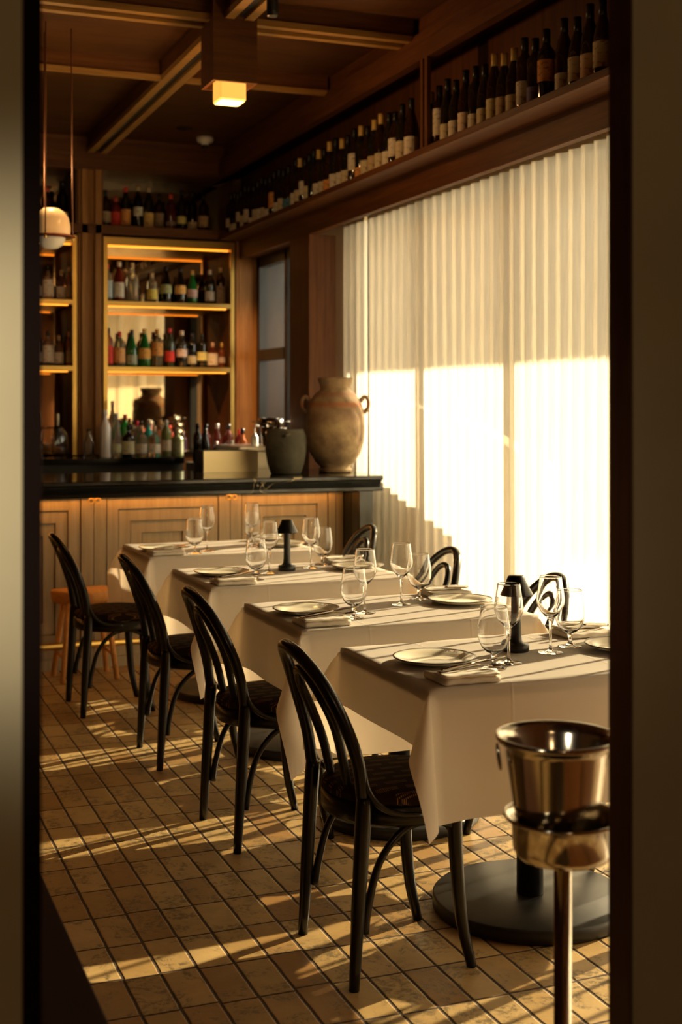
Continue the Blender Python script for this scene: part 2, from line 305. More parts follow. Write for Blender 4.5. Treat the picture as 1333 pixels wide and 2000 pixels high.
def real_glass():
    m, nt, b = new_mat('stemware_crystal')
    b.inputs['Transmission Weight'].default_value = 1; b.inputs['Roughness'].default_value = 0.0; b.inputs['IOR'].default_value = 1.45
    b.inputs['Base Color'].default_value = (1, 1, 1, 1); return m
M['glassd'] = real_glass()
_mc = {}
def cmat(kind, col):
    key = (kind, tuple(round(c, 3) for c in col))
    if key in _mc: return _mc[key]
    n = '%s_%d' % (kind, len(_mc))
    if kind == 'bottle_glass': m = pm(n, col, 0.08, spec=0.6)
    elif kind == 'clear_bottle_glass':
        m, nt, b = new_mat(n); b.inputs['Base Color'].default_value = (*col, 1); b.inputs['Transmission Weight'].default_value = 0.85
        b.inputs['Roughness'].default_value = 0.04; b.inputs['IOR'].default_value = 1.2
    elif kind == 'paper_label':
        # printed paper: faint rules and blotches of print
        m, nt, b = new_mat(n); L = nt.links.new
        tc = nt.nodes.new('ShaderNodeTexCoord'); mp = nt.nodes.new('ShaderNodeMapping'); mp.inputs['Scale'].default_value = (1, 1, 2.2)
        nz = nt.nodes.new('ShaderNodeTexNoise'); nz.inputs['Scale'].default_value = 45; nz.inputs['Detail'].default_value = 3
        L(tc.outputs['Object'], mp.inputs[0]); L(mp.outputs[0], nz.inputs[0])
        r = nt.nodes.new('ShaderNodeValToRGB'); r.color_ramp.elements[0].position = 0.36; r.color_ramp.elements[1].position = 0.44
        r.color_ramp.elements[0].color = (col[0]*0.45, col[1]*0.38, col[2]*0.38, 1); r.color_ramp.elements[1].color = (*col, 1)
        L(nz.outputs['Fac'], r.inputs[0]); L(r.outputs[0], b.inputs['Base Color']); b.inputs['Roughness'].default_value = 0.8
    else: m = pm(n, col, 0.4)
    _mc[key] = m; return m

# ------------------------------------------------------------------ mesh helpers
class MB:
    def __init__(s): s.v = []; s.f = []; s.sm = []
    def add(s, vs, fs, smooth=False):
        o = len(s.v); s.v += [tuple(v) for v in vs]
        for f in fs: s.f.append(tuple(i+o for i in f)); s.sm.append(smooth)
        return s
    def box(s, x0, x1, y0, y1, z0, z1, bev=0.0):
        if bev <= 0:
            vs = [(x, y, z) for z in (z0, z1) for y in (y0, y1) for x in (x0, x1)]
            return s.add(vs, [(0, 2, 3, 1), (4, 5, 7, 6), (0, 1, 5, 4), (2, 6, 7, 3), (0, 4, 6, 2), (1, 3, 7, 5)])
        b = min(bev, (x1-x0)/2.01, (y1-y0)/2.01, (z1-z0)/2.01)
        def ring(ix, iy, z): return [(x0+ix, y0+iy+b*0, z), (x1-ix, y0+iy, z), (x1-ix, y1-iy, z), (x0+ix, y1-iy, z)]
        def oct_(i, z):
            a = i; c = b+0
            return [(x0+a+c, y0+a, z), (x1-a-c, y0+a, z), (x1-a, y0+a+c, z), (x1-a, y1-a-c, z), (x1-a-c, y1-a, z), (x0+a+c, y1-a, z), (x0+a, y1-a-c, z), (x0+a, y0+a+c, z)]
        rings = [oct_(b*0.7, z0), oct_(0, z0+b), oct_(0, z1-b), oct_(b*0.7, z1)]
        o = [p for r_ in rings for p in r_]; fs = [tuple(reversed(range(8))), tuple(range(24, 32))]
        for k in range(3):
            for i in range(8): j = (i+1) % 8; fs.append((k*8+i, k*8+j, k*8+8+j, k*8+8+i))
        return s.add(o, fs)
    def lathe(s, prof, n=32, c=(0, 0, 0), a0=0.0, a1=2*PI, cap=True, smooth=True):
        full = abs(a1-a0-2*PI) < 1e-6; m = n if full else n+1
        vs = []
        for r, z in prof:
            for i in range(m):
                a = a0+(a1-a0)*i/n; vs.append((c[0]+r*math.cos(a), c[1]+r*math.sin(a), c[2]+z))
        fs = []
        for k in range(len(prof)-1):
            for i in range(n):
                j = (i+1) % m if full else i+1
                fs.append((k*m+i, k*m+j, (k+1)*m+j, (k+1)*m+i))
        s.add(vs, fs, smooth)
        if cap and full:
            o = len(s.v)-len(vs)
            if prof[0][0] > 1e-5: s.f.append(tuple(o+i for i in reversed(range(m)))); s.sm.append(False)
            if prof[-1][0] > 1e-5: s.f.append(tuple(o+(len(prof)-1)*m+i for i in range(m))); s.sm.append(False)
        return s
    def tube(s, pts, rad, n=10, sub=6, closed=False, cap=True):
        P = [Vector(p) for p in pts]
        R = rad if isinstance(rad, (list, tuple)) else [rad]*len(P)
        if sub > 1 and len(P) > 2:
            Q, RR = [], []
            N = len(P); segs = N if closed else N-1
            for i in range(segs):
                p0 = P[(i-1) % N] if closed or i > 0 else P[0]*2-P[1]
                p1, p2 = P[i], P[(i+1) % N]
                p3 = P[(i+2) % N] if closed or i+2 < N else P[-1]*2-P[-2]
                for k in range(sub):
                    t = k/sub
                    Q.append(0.5*((2*p1)+(p2-p0)*t+(2*p0-5*p1+4*p2-p3)*t*t+(3*p1-p0-3*p2+p3)*t**3)); RR.append(R[i]*(1-t)+R[(i+1) % N]*t)
            if not closed: Q.append(P[-1]); RR.append(R[-1])
            P, R = Q, RR
        N = len(P); vs = []; prev = None
        for i in range(N):
            if closed: d = P[(i+1) % N]-P[i-1]
            else: d = P[min(i+1, N-1)]-P[max(i-1, 0)]
            d.normalize()
            if prev is None:
                u = d.orthogonal().normalized()
            else:
                u = (prev-d*prev.dot(d)).normalized()
            prev = u; v = d.cross(u)
            for k in range(n):
                a = 2*PI*k/n; vs.append(P[i]+(u*math.cos(a)+v*math.sin(a))*R[i])
        fs = []
        for i in range(N if closed else N-1):
            j = (i+1) % N
            for k in range(n):
                l = (k+1) % n; fs.append((i*n+k, i*n+l, j*n+l, j*n+k))
        s.add(vs, fs, True)
        if cap and not closed:
            o = len(s.v)-len(vs); s.f.append(tuple(o+k for k in reversed(range(n)))); s.sm.append(False)
            s.f.append(tuple(o+(N-1)*n+k for k in range(n))); s.sm.append(False)
        return s
    def prism_x(s, prof, x0, x1):   # prof: (y,z) outline
        n = len(prof); vs = [(x0, y, z) for y, z in prof]+[(x1, y, z) for y, z in prof]
        return s.add(vs, [tuple(range(n)), tuple(reversed(range(n, 2*n)))]+[(i, i+n, (i+1) % n+n, (i+1) % n) for i in range(n)])
    def mesh(s, name, mat):
        me = bpy.data.meshes.new(name); me.from_pydata(s.v, [], s.f); me.update()
        me.polygons.foreach_set('use_smooth', s.sm)
        if mat: me.materials.append(mat)
        return me
    def build(s, name, mat, parent=None, loc=None):
        o = bpy.data.objects.new(name, s.mesh(name, mat)); COL.objects.link(o)
        if parent: o.parent = parent
        if loc: o.location = loc
        return o
def tag(o, label, cat, group=None):
    o['label'] = label; o['category'] = cat
    if group: o['group'] = group
    return o
def empty(name, loc, label, cat, group=None, rz=0.0):
    o = bpy.data.objects.new(name, None); COL.objects.link(o); o.empty_display_size = 0.05
    o.location = loc; o.rotation_euler = (0, 0, rz); return tag(o, label, cat, group)
def struct(name, mb, mat):
    o = mb.build(name, mat); o['kind'] = 'structure'; return o
def copy_tree(o, parent=None):
    c = o.copy(); COL.objects.link(c); c.parent = parent
    for ch in list(o.children): copy_tree(ch, c)
    return c
def dup(o, loc, rz, label, group=None):
    c = copy_tree(o); c.location = loc; c.rotation_euler = (0, 0, rz); c['label'] = label
    if group: c['group'] = group
    return c
def B(*a, **k): return MB().box(*a, **k)

# ------------------------------------------------------------------ setting: floor, ceiling, walls
fl = struct('floor', B(-3.4, 3.22, -2.4, 9.9, -0.12, 0), M['tiles'])
struct('ceiling', B(-3.4, 3.6, -2.4, 10.1, 3.36, 3.46), M['ceil'])
struct('wall_left', B(-3.5, -3.4, -2.5, 10.1, -0.12, 3.46), M['rough_wall'])
struct('wall_rear', B(-3.5, 3.6, -2.5, -2.4, -0.12, 3.46), M['rough_wall'])
struct('wall_back', B(-3.4, 3.6, 9.80, 9.95, -0.12, 3.36), M['rough_wall'])
# window wall: head above the glass, pier between curtain window and bar window, near solid part
wr = MB(); wr.box(3.16, 3.32, 1.70, 9.80, 2.64, 3.36); wr.box(2.86, 3.32, 7.86, 8.175, 0, 2.64)
wr.box(3.16, 3.32, 8.175, 9.32, 0, 0.95); wr.box(3.16, 3.32, -2.4, 1.72, 0, 3.36)
struct('wall_right', wr, M['rough_wall'])
struct('wall_corner', B(2.995, 3.32, 9.322, 9.80, 0, 2.64), M['frame'])
# doorway wall the view is taken through
struct('wall_front', MB().box(-3.4, 0.2158, 1.60, 1.69, 0, 3.36).box(1.10, 3.16, 1.638, 1.692, 0, 3.36), M['plaster'])
struct('trim_20', MB().box(1.125, 3.16, 1.693, 1.71, 0, 3.36).box(-3.4, 0.22, 1.701, 1.72, 0, 3.36), M['wood_v'])  # dark lining added out of view to darken the bucket's reflections
tl = struct('trim_1', B(0.2158, 0.2389, 1.60, 1.70, 0, 3.36), M['jamb_black'])
tr = struct('trim_2', B(1.0965, 1.10, 1.636, 1.694, 0, 3.36), M['jamb'])
# oak lining of the window wall: fascia under the wine shelf, reveal post, soffit
struct('trim_3', MB().box(2.84, 2.875, 1.70, 9.33, 2.535, 2.668).box(2.835, 2.84, 1.70, 9.33, 2.535, 2.548).box(2.875, 2.975, 8.18, 9.32, 2.546, 2.575), M['wood_y'])
struct('trim_19', B(2.875, 3.16, 1.70, 8.16, 2.645, 2.665), M['frame'])
struct('trim_4', MB().box(2.838, 2.86, 7.81, 8.18, 0, 2.535).box(2.86, 2.97, 8.165, 8.18, 0, 2.535).box(2.86, 3.02, 7.81, 7.825, 0, 2.535), M['wood_v'])
struct('trim_5', B(2.835, 2.99, 9.32, 9.345, 0, 2.546), M['wood_lit'])
# bar window
wf = MB()
for y0, y1 in ((8.18, 8.25), (9.25, 9.318), (8.62, 8.68)): wf.box(2.97, 3.03, y0, y1, 0.95, 2.546)
wf.box(2.97, 3.03, 8.18, 9.318, 0.95, 1.02); wf.box(2.97, 3.03, 8.18, 9.318, 2.47, 2.546); wf.box(2.965, 3.035, 8.68, 9.25, 1.78, 1.86)
struct('window_1', wf, M['frame'])
struct('window_2', B(2.995, 3.003, 8.2, 9.3, 0.97, 2.5), M['pane'])
# curtained window: mullions and panes to the floor
wf2 = MB()
for y in (3.60, 4.62, 5.62, 6.64, 7.62): wf2.box(3.17, 3.27, y, y+0.075, 0, 2.64)
wf2.box(3.17, 3.27, 1.72, 1.78, 0, 2.64).box(3.17, 3.27, 2.60, 2.675, 0, 2.64).box(3.17, 3.27, 7.80, 7.86, 0, 2.64).box(3.17, 3.27, 1.72, 7.86, 0, 0.06).box(3.17, 3.27, 1.72, 7.86, 2.58, 2.64)
struct('window_3', wf2, M['frame'])
struct('window_4', B(3.215, 3.222, 1.75, 7.83, 0.03, 2.6), M['pane'])
# outside: ground, unseen canopy slab placed to shade the upper glass, sloping wall added to shadow the lower curtain, building seen from the bar window
struct('trim_6', B(3.33, 16, -4, 16, -0.2, -0.02), pm('pale_paving', (0.42, 0.36, 0.27), 0.9))
struct('trim_7', MB().box(4.27, 6.0, -1, 14, 3.19, 3.28), M['outside'])
struct('trim_8', MB().prism_x([(6.40, -0.02), (12.0, -0.02), (12.0, 1.9), (7.37, 1.34), (6.45, 1.10)], 3.75, 3.85), pm('pale_shadow_wall', (0.6, 0.52, 0.4), 0.9))
struct('wall_beyond', MB().box(3.33, 9.0, 11.2, 11.4, -0.02, 4.5), M['outside'])
struct('trim_9', MB().box(4.05, 4.25, 11.15, 11.2, -0.02, 1.75), M['bluewhite'])

# ceiling beams and battens
gb = MB()
for y0, y1 in ((5.90, 6.07), (7.10, 7.20), (2.6, 2.77), (4.3, 4.4)):
    for x0, x1 in ((-3.4, 1.71), (1.85, 2.70)): gb.box(x0, x1, y0+0.012, y1-0.012, 3.262, 3.36)
struct('trim_10', gb, M['wood_x'])
bt = MB()
for x0, x1 in ((-3.4, 1.71), (1.85, 2.70)):
    for y0, y1 in ((5.90, 5.945), (6.015, 6.06), (7.10, 7.125), (2.6, 2.645), (2.715, 2.76), (4.3, 4.325)): bt.box(x0, x1, y0, y1, 3.245, 3.275)
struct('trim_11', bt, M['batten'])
yb = MB().box(1.714, 1.846, 1.7, 9.34, 3.2755, 3.36)
struct('trim_12', yb, M['wood_y'])
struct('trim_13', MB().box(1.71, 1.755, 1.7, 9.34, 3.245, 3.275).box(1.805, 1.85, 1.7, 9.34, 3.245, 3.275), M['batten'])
struct('trim_14', B(1.757, 1.803, 1.7, 9.3, 3.262, 3.27), M['frame'])   # black lighting track in the channel

# ------------------------------------------------------------------ wine shelf over the curtains
ws = empty('wine_shelf', (2.78, 5.5, 2.67), 'long oak wine shelf running above the curtains, with top rail and back board', 'shelf')
def wl(mb, name, mat, par=ws): return MBshift(mb, par).build(name, mat, par)
def MBshift(mb, par):
    l = par.location; mb.v = [(x-l[0], y-l[1], z-l[2]) for x, y, z in mb.v]; return mb
wl(B(2.68, 2.99, 1.70, 9.33, 2.668, 2.700, bev=0.002), 'shelf_board', M['wood_y'])
wl(B(2.97, 3.0, 1.70, 9.72, 2.70, 3.36), 'back_board', M['wood_v'])
wl(MB().box(2.68, 2.73, 1.70, 9.33, 3.13, 3.25).box(2.69, 2.99, 1.70, 9.33, 3.25, 3.27).box(2.72, 2.745, 1.7, 9.33, 3.27, 3.36), 'top_rail', M['wood_y'])
wl(MB().box(2.68, 2.700, 5.715, 5.745, 2.70, 3.13).box(2.68, 2.700, 5.765, 5.795, 2.70, 3.13).box(2.70, 2.704, 5.745, 5.765, 2.70, 3.13), 'post', M['wood_v'])

# ------------------------------------------------------------------ bottles
PROF = {
 'bordeaux': [(0, 0), (.0355, .0), (.037, .004), (.037, .185), (.034, .20), (.022, .215), (.0155, .228), (.0145, .275), (.0155, .277), (.0155, .285), (.0145, .288), (0, .288)],
 'burgundy': [(0, 0), (.038, .0), (.0395, .004), (.0395, .135), (.036, .165), (.026, .20), (.0165, .228), (.0145, .275), (.0155, .277), (.0155, .287), (0, .288)],
 'spirit': [(0, 0), (.036, 0), (.038, .004), (.038, .172), (.0365, .182), (.031, .193), (.021, .203), (.0155, .213), (.0140, .222), (.0135, .255), (.0135, .26), (0, .26)],
 'tall': [(0, 0), (.033, 0), (.035, .004), (.035, .19), (.030, .215), (.017, .245), (.0135, .26), (.0135, .31), (0, .31)],
 'slope': [(0, 0), (.038, 0), (.040, .004), (.040, .11), (.034, .15), (.020, .205), (.014, .24), (.014, .275), (0, .275)],
 'squat': [(0, 0), (.043, 0), (.046, .005), (.046, .118), (.0445, .128), (.038, .138), (.026, .145), (.017, .151), (.0145, .160), (.0145, .20), (0, .20)],
 'round': [(0, 0), (.03, 0), (.045, .02), (.052, .06), (.048, .095), (.030, .125), (.016, .145), (.0135, .17), (.0135, .20), (0, .20)],
 'small': [(0, 0), (.022, 0), (.024, .003), (.024, .08), (.020, .095), (.010, .105), (.009, .13), (0, .13)],
 'decanter': [(0, 0), (.030, 0), (.032, .003), (.032, .14), (.030, .165), (.018, .19), (.012, .21), (.012, .25), (0, .25)],
}
_meshc = {}
def bottle(loc, kind, glass, label, lz, lcol, capcol, text, group, rz=0.0, sc_=(1, 1), clear=False, caph=0.05, name='bottle', collar=None, cat='bottle', face=-PI/2):
    """one bottle: glass body + paper label + cap; sc_ = (radius, height) scale"""
    if name == 'bottle':
        name = 'wine_bottle' if 'wine bottle' in text else 'liquor_bottle'
    e = empty(name, loc, text, cat, group, rz)
    P = [(r*sc_[0], z*sc_[1]) for r, z in PROF[kind]]
    key = (kind, sc_, glass, clear)
    gm = cmat('clear_bottle_glass' if clear else 'bottle_glass', glass)
    if key not in _meshc: _meshc[key] = MB().lathe(P, 20).mesh('bottle_body', gm)
    o = bpy.data.objects.new('bottle_body', _meshc[key]); COL.objects.link(o); o.parent = e
    def rad(z):
        for (r0, z0), (r1, z1) in zip(P, P[1:]):
            if z0 <= z <= z1 and z1 > z0: return r0+(r1-r0)*(z-z0)/(z1-z0)
        return P[-2][0]
    if label:
        z0, z1 = lz[0]*sc_[1], lz[1]*sc_[1]; n = 6
        key = (kind, sc_, lz, lcol, face)
        if key not in _meshc:
            pr = [(rad(z0+(z1-z0)*i/n)+0.0006, z0+(z1-z0)*i/n) for i in range(n+1)]
            _meshc[key] = MB().lathe(pr, 14, a0=face-1.45, a1=face+1.45, cap=False).mesh('bottle_label', cmat('paper_label', lcol))
        o = bpy.data.objects.new('bottle_label', _meshc[key]); COL.objects.link(o); o.parent = e
    if capcol:
        H_ = P[-1][1]; z0 = H_-caph
        key = (kind, sc_, 'cap', capcol, caph)
        if key not in _meshc:
            pr = [(rad(z0)+0.0009, z0), (rad(z0+caph*.5)+0.0009, z0+caph*.5), (rad(H_-.012)+.0012, H_-.012), (P[-2][0]+.0012, H_+.0015), (0, H_+.002)]
            _meshc[key] = MB().lathe(pr, 14).mesh('bottle_cap', cmat('bottle_cap', capcol))
        o = bpy.data.objects.new('bottle_cap', _meshc[key]); COL.objects.link(o); o.parent = e
    return e
DG = (0.010, 0.009, 0.005); DB = (0.018, 0.006, 0.003); GR = (0.01, 0.12, 0.02); AM = (0.16, 0.045, 0.008); BK = (0.004, 0.004, 0.004)
CR = (0.56, 0.49, 0.32); WH = (0.64, 0.59, 0.48); TAN = (0.50, 0.38, 0.22); OR = (0.66, 0.30, 0.08); PU = (0.16, 0.13, 0.30); BL = (0.08, 0.22, 0.34); YL = (0.75, 0.62, 0.12); RD = (0.55, 0.04, 0.03); GD = (0.62, 0.42, 0.12)
ORD = ['first', 'second', 'third', 'fourth', 'fifth', 'sixth', 'seventh', 'eighth', 'ninth', 'tenth', 'eleventh', 'twelfth', 'thirteenth', 'fourteenth', 'fifteenth', 'sixteenth', 'seventeenth', 'eighteenth', 'nineteenth', 'twentieth',
       'twenty-first', 'twenty-second', 'twenty-third', 'twenty-fourth', 'twenty-fifth', 'twenty-sixth', 'twenty-seventh', 'twenty-eighth', 'twenty-ninth', 'thirtieth', 'thirty-first', 'thirty-second', 'thirty-third', 'thirty-fourth', 'thirty-fifth', 'thirty-sixth']
near = [4.28, 4.37, 4.46, 4.56, 4.7, 4.79, 4.88, 4.97, 5.06, 5.15, 5.24, 5.33, 5.43, 5.53, 5.62, 5.71, 5.80]
spec1 = [('burgundy', (.03, .13), CR, None, 'tall scribbled cream'), ('burgundy', (.012, .10), (0.68, 0.50, 0.30), None, 'apricot'), ('burgundy', (.02, .12), CR, None, 'tall yellowed'),
 ('burgundy', (.012, .072), WH, None, 'short white'), ('bordeaux', (.072, .16), OR, None, 'high orange'), ('bordeaux', (.012, .075), PU, None, 'violet'), ('bordeaux', (.015, .11), WH, None, 'tall white'),
 ('burgundy', (.012, .08), CR, GD, 'plain cream'), ('burgundy', (.012, .09), TAN, GD, 'tan'), ('burgundy', (.014, .095), (0.62, 0.56, 0.30), GD, 'olive cream'), ('burgundy', (.012, .08), CR, None, 'square cream'),
 ('bordeaux', (.012, .07), WH, None, 'low white'), ('burgundy', (.012, .095), (0.76, 0.62, 0.48), None, 'pink-edged'), ('burgundy', (.012, .085), WH, None, 'white'), ('burgundy', (.012, .08), CR, None, 'wide cream'),
 ('bordeaux', (.045, .175), WH, None, 'very tall white'), ('burgundy', (.012, .085), WH, GD, 'small white')]
for i, (y, (k, lz, lc, cp, tx)) in enumerate(zip(near, spec1)):
    h = 1.0+0.05*math.sin(i*2.3)
    bottle((2.745, y, 2.7005), k, DG if i % 3 else DB, True, lz, lc, cp or BK, 'dark wine bottle with %s label, %s from the right on the wine shelf' % (tx, ORD[i]), 'wine bottles on the near half of the shelf', sc_=(0.96 if k == 'burgundy' else 1.0, round(h, 2)), face=-2.5, caph=0.055)
far = [6.04, 6.15, 6.24, 6.32, 6.43, 6.52, 6.62, 6.71, 6.81, 6.91, 7.0, 7.1, 7.2, 7.29, 7.38, 7.47, 7.55, 7.63, 7.72, 7.8, 7.94, 8.04, 8.13, 8.23, 8.32, 8.41, 8.5, 8.59, 8.68, 8.79, 8.88, 8.98, 9.06, 9.14, 9.23]
spec2 = [((.012, .10), WH), ((.012, .10), CR), ((.04, .14), WH), ((.012, .08), WH), ((.012, .085), CR), ((.012, .09), TAN), ((.012, .09), CR), ((.012, .06), OR), ((.06, .15), WH), ((.012, .08), CR), ((.012, .085), WH), ((.012, .085), WH),
 ((.012, .07), OR), ((.012, .08), CR), ((.012, .08), WH), (None, None), ((.012, .09), CR), ((.05, .14), WH), ((.02, .09), CR), ((.012, .08), WH), ((.012, .07), BL), ((.012, .09), CR), ((.012, .07), WH), ((.05, .15), OR),
 ((.012, .06), WH), ((.012, .08), CR), ((.012, .08), WH), ((.012, .09), CR), ((.012, .05), WH), ((.03, .12), WH), ((.012, .085), CR), ((.06, .13), WH), ((.012, .06), WH), ((.012, .06), CR), ((.05, .11), WH)]
CN = {WH: 'white', CR: 'cream', TAN: 'tan', OR: 'orange', BL: 'blue', None: 'no'}
for i, (y, (lz, lc)) in enumerate(zip(far, spec2)):
    k = 'bordeaux' if i % 3 == 1 else 'burgundy'; h = round(1.0+0.05*math.sin(i*1.7+1), 2)
    cp = GD if i in (4, 5, 7, 10, 12, 14, 18) else BK
    bottle((2.745, y, 2.7005), k, DG if i % 2 else DB, lc is not None, lz, lc, cp, 'dark wine bottle with %s label, %s beyond the shelf post' % (CN[lc], ORD[i]), 'wine bottles on the far half of the shelf', sc_=(0.96, h), face=-2.4, caph=0.055)

# ------------------------------------------------------------------ back bar
def shift(mb, loc): mb.v = [(x-loc[0], y-loc[1], z-loc[2]) for x, y, z in mb.v]; return mb
def cab(name, X0, X1, label, posts):
    L0 = ((X0+X1)/2, 9.5, 1.1)
    e = empty(name, L0, label, 'shelving')
    def a(n, mb, m, par=None): return shift(mb, L0).build(n, m, par or e)
    a('mirror_panel', B(X0, X1, 9.74, 9.755, 1.10, 2.66), M['mirror'])
    a('mirror_panel', B(X0, X1, 9.74, 9.755, 2.74, 3.13), M['mirror'])
    a('side_panel', B(X0-0.012, X0, 9.36, 9.755, 1.10, 3.13), M['wood_v']); a('side_panel', B(X1, X1+0.012, 9.36, 9.755, 1.10, 3.13), M['wood_v'])
    a('brass_frame', MB().box(X0, X0+0.028, 9.325, 9.36, 1.10, 2.655).box(X1-0.028, X1, 9.325, 9.36, 1.10, 2.655).box(X0+0.028, X1-0.028, 9.325, 9.36, 2.60, 2.655), M['brass'])
    a('top_box', MB().box(X0+0.002, X1-0.002, 9.36, 9.74, 2.60, 2.655), M['brass'])
    a('led_strip', B(X0+0.035, X1-0.035, 9.365, 9.373, 2.590, 2.5995), M['led'])
    for z in (2.165, 1.695):
        s = a('brass_shelf', B(X0+0.028, X1-0.028, 9.33, 9.74, z, z+0.035, bev=0.002), M['brass'])
        o = B(X0+0.035, X1-0.06, 9.340, 9.348, z-0.008, z-0.0005); shift(o, L0).build('led_strip', M['led'], s)
    return e
cab('back_bar_shelving', 1.83, 2.80, 'brass framed mirrored liquor shelving between oak posts, right bay', 1)
cab('back_bar_shelving', 0.60, 1.638, 'brass framed mirrored liquor shelving, left bay behind the pendant', 1)
struct('trim_15', MB().box(-3.4, 2.99, 9.325, 9.80, 2.675, 2.740).box(-3.4, 0.588, 9.34, 9.80, 0, 3.36), M['wood_x'])
struct('trim_16', MB().box(-3.4, 2.72, 9.33, 9.80, 3.13, 3.36).box(-3.4, 2.70, 9.318, 9.33, 3.235, 3.25).box(-3.4, 2.70, 9.318, 9.33, 3.13, 3.15), M['wood_x'])
struct('trim_17', MB().box(1.675, 1.715, 9.325, 9.78, 1.10, 3.13).box(1.77, 1.815, 9.325, 9.78, 1.10, 3.13).box(1.715, 1.77, 9.36, 9.78, 1.10, 3.13).box(1.652, 1.675, 9.35, 9.78, 1.1, 3.13), M['wood_lit'])
struct('trim_18', MB().box(2.815, 2.835, 9.325, 9.80, 1.1, 2.675), M['wood_lit'])
bc = empty('back_counter', (1.2, 9.05, 0), 'black marble back counter under the liquor shelves', 'counter')
shift(MB().box(-3.3, 2.30, 8.85, 9.74, 1.050, 1.092, bev=0.003), bc.location).build('worktop', M['marble'], bc)
shift(MB().box(-3.3, 2.30, 8.90, 9.74, 0.0, 1.050), bc.location).build('cabinet_body', M['blackm'], bc)

# liquor on the shelves  (x, kind, glass, clear, label z, label colour, cap colour, scale, text)
def row(items, y, z, where, group):
    for it in items:
        x, k, g, cl, lz, lc, cp, s, tx = it[:9]; dy = it[9] if len(it) > 9 else 0
        bottle((x, y+dy, z), k, g, lz is not None, lz, lc, cp, '%s %s' % (tx, where), group, sc_=s, clear=cl, caph=0.035)
CLR = (0.85, 0.80, 0.62)
row([(1.868, 'spirit', DB, False, (.03, .11), (0.32, 0.24, 0.14), BK, (1, 1), 'dark bottle with faded grey label, leftmost'),
     (1.940, 'spirit', (0.10, 0.01, 0.008), False, (.02, .13), RD, (0.45, 0.03, 0.02), (.95, .85), 'bottle with solid red label'),
     (2.014, 'tall', DG, False, (.02, .14), OR, RD, (1.05, .95), 'dark bottle with orange picture label and red cap'),
     (2.105, 'tall', BK, False, (.09, .155), (0.62, 0.62, 0.52), TAN, (1, 1), 'black bottle with high grey label and pale cork'),
     (2.184, 'tall', DG, False, (.015, .12), (0.72, 0.48, 0.16), TAN, (1.05, .98), 'dark bottle with mustard label'),
     (2.262, 'spirit', DB, False, (.02, .12), (0.28, 0.20, 0.12), BK, (.95, 1), 'dark bottle with dull brown label'),
     (2.350, 'spirit', (0.06, 0.01, 0.01), False, (.03, .06), (0.3, 0.22, 0.18), RD, (1, 1.02), 'dark ruby bottle with thin label'),
     (2.433, 'tall', DG, False, (.05, .11), (0.66, 0.60, 0.20), BK, (1, .95), 'dark bottle with yellow and red label'),
     (2.513, 'bordeaux', BK, False, (.015, .065), TAN, BK, (1, 1), 'black bottle with small tan label'),
     (2.598, 'spirit', DB, False, (.03, .11), (0.50, 0.34, 0.18), BK, (1, 1.05), 'dark bottle with brown and buff label')],
    9.45, 2.7405, 'on the topmost back shelf', 'bottles on the topmost back shelf')
row([(1.455, 'spirit', DB, False, (.02, .10), (0.40, 0.20, 0.14), RD, (1, 1.05), 'bottle with small pink label on the topmost shelf, behind the pendant'),
     (1.565, 'bordeaux', BK, False, (.015, .085), (0.50, 0.42, 0.12), BK, (1.15, 1.1), 'wide black bottle with olive yellow label on the topmost shelf')], 9.5, 2.7405, 'of the left bay', 'bottles on the topmost shelf of the left bay')
z1 = 2.2005
row([(1.885, 'spirit', CLR, True, (.03, .15), (0.42, 0.50, 0.52), RD, (1, 1.05), 'clear bottle with grey blue label and red cap'),
     (1.972, 'tall', (0.12, 0.015, 0.01), False, (.035, .15), WH, WH, (1.1, .95), 'dark red bottle with white label and white cap'),
     (2.070, 'squat', CLR, True, None, None, TAN, (.98, 1.45), 'clear decanter-like bottle with pale stopper'),
     (2.215, 'spirit', CLR, True, (.03, .12), YL, TAN, (1, .85), 'clear bottle with yellow label'),
     (2.320, 'slope', BK, False, (.075, .14), (0.34, 0.38, 0.18), BK, (1.08, 1), 'black bottle with olive label'),
     (2.428, 'slope', BK, False, (.075, .14), (0.76, 0.44, 0.12), BK, (1.08, .98), 'black bottle with amber label'),
     (2.520, 'slope', GR, False, (.055, .12), (0.62, 0.44, 0.42), GD, (.95, .92), 'green bottle with pink label'),
     (2.665, 'squat', CLR, True, None, None, None, (.45, .35), 'tiny clear glass measure'),
     (2.690, 'spirit', DG, False, (.03, .10), WH, WH, (.98, 1.0), 'dark bottle with white label and pink band'),
     (2.755, 'spirit', DB, False, (.015, .13), (0.45, 0.38, 0.32), (0.6, 0.5, 0.35), (.85, 1.08), 'dark bottle with tall silver label, rightmost')][:7] +
    [(2.655, 'spirit', DG, False, (.03, .10), WH, WH, (.98, 1.0), 'dark bottle with white label and pink band'),
     (2.738, 'spirit', DB, False, (.015, .13), (0.45, 0.38, 0.32), (0.6, 0.5, 0.35), (.88, 1.08), 'dark bottle with tall silver label, rightmost')],
    9.48, z1, 'on the upper brass shelf', 'bottles on the upper brass shelf')
z2 = 1.7305
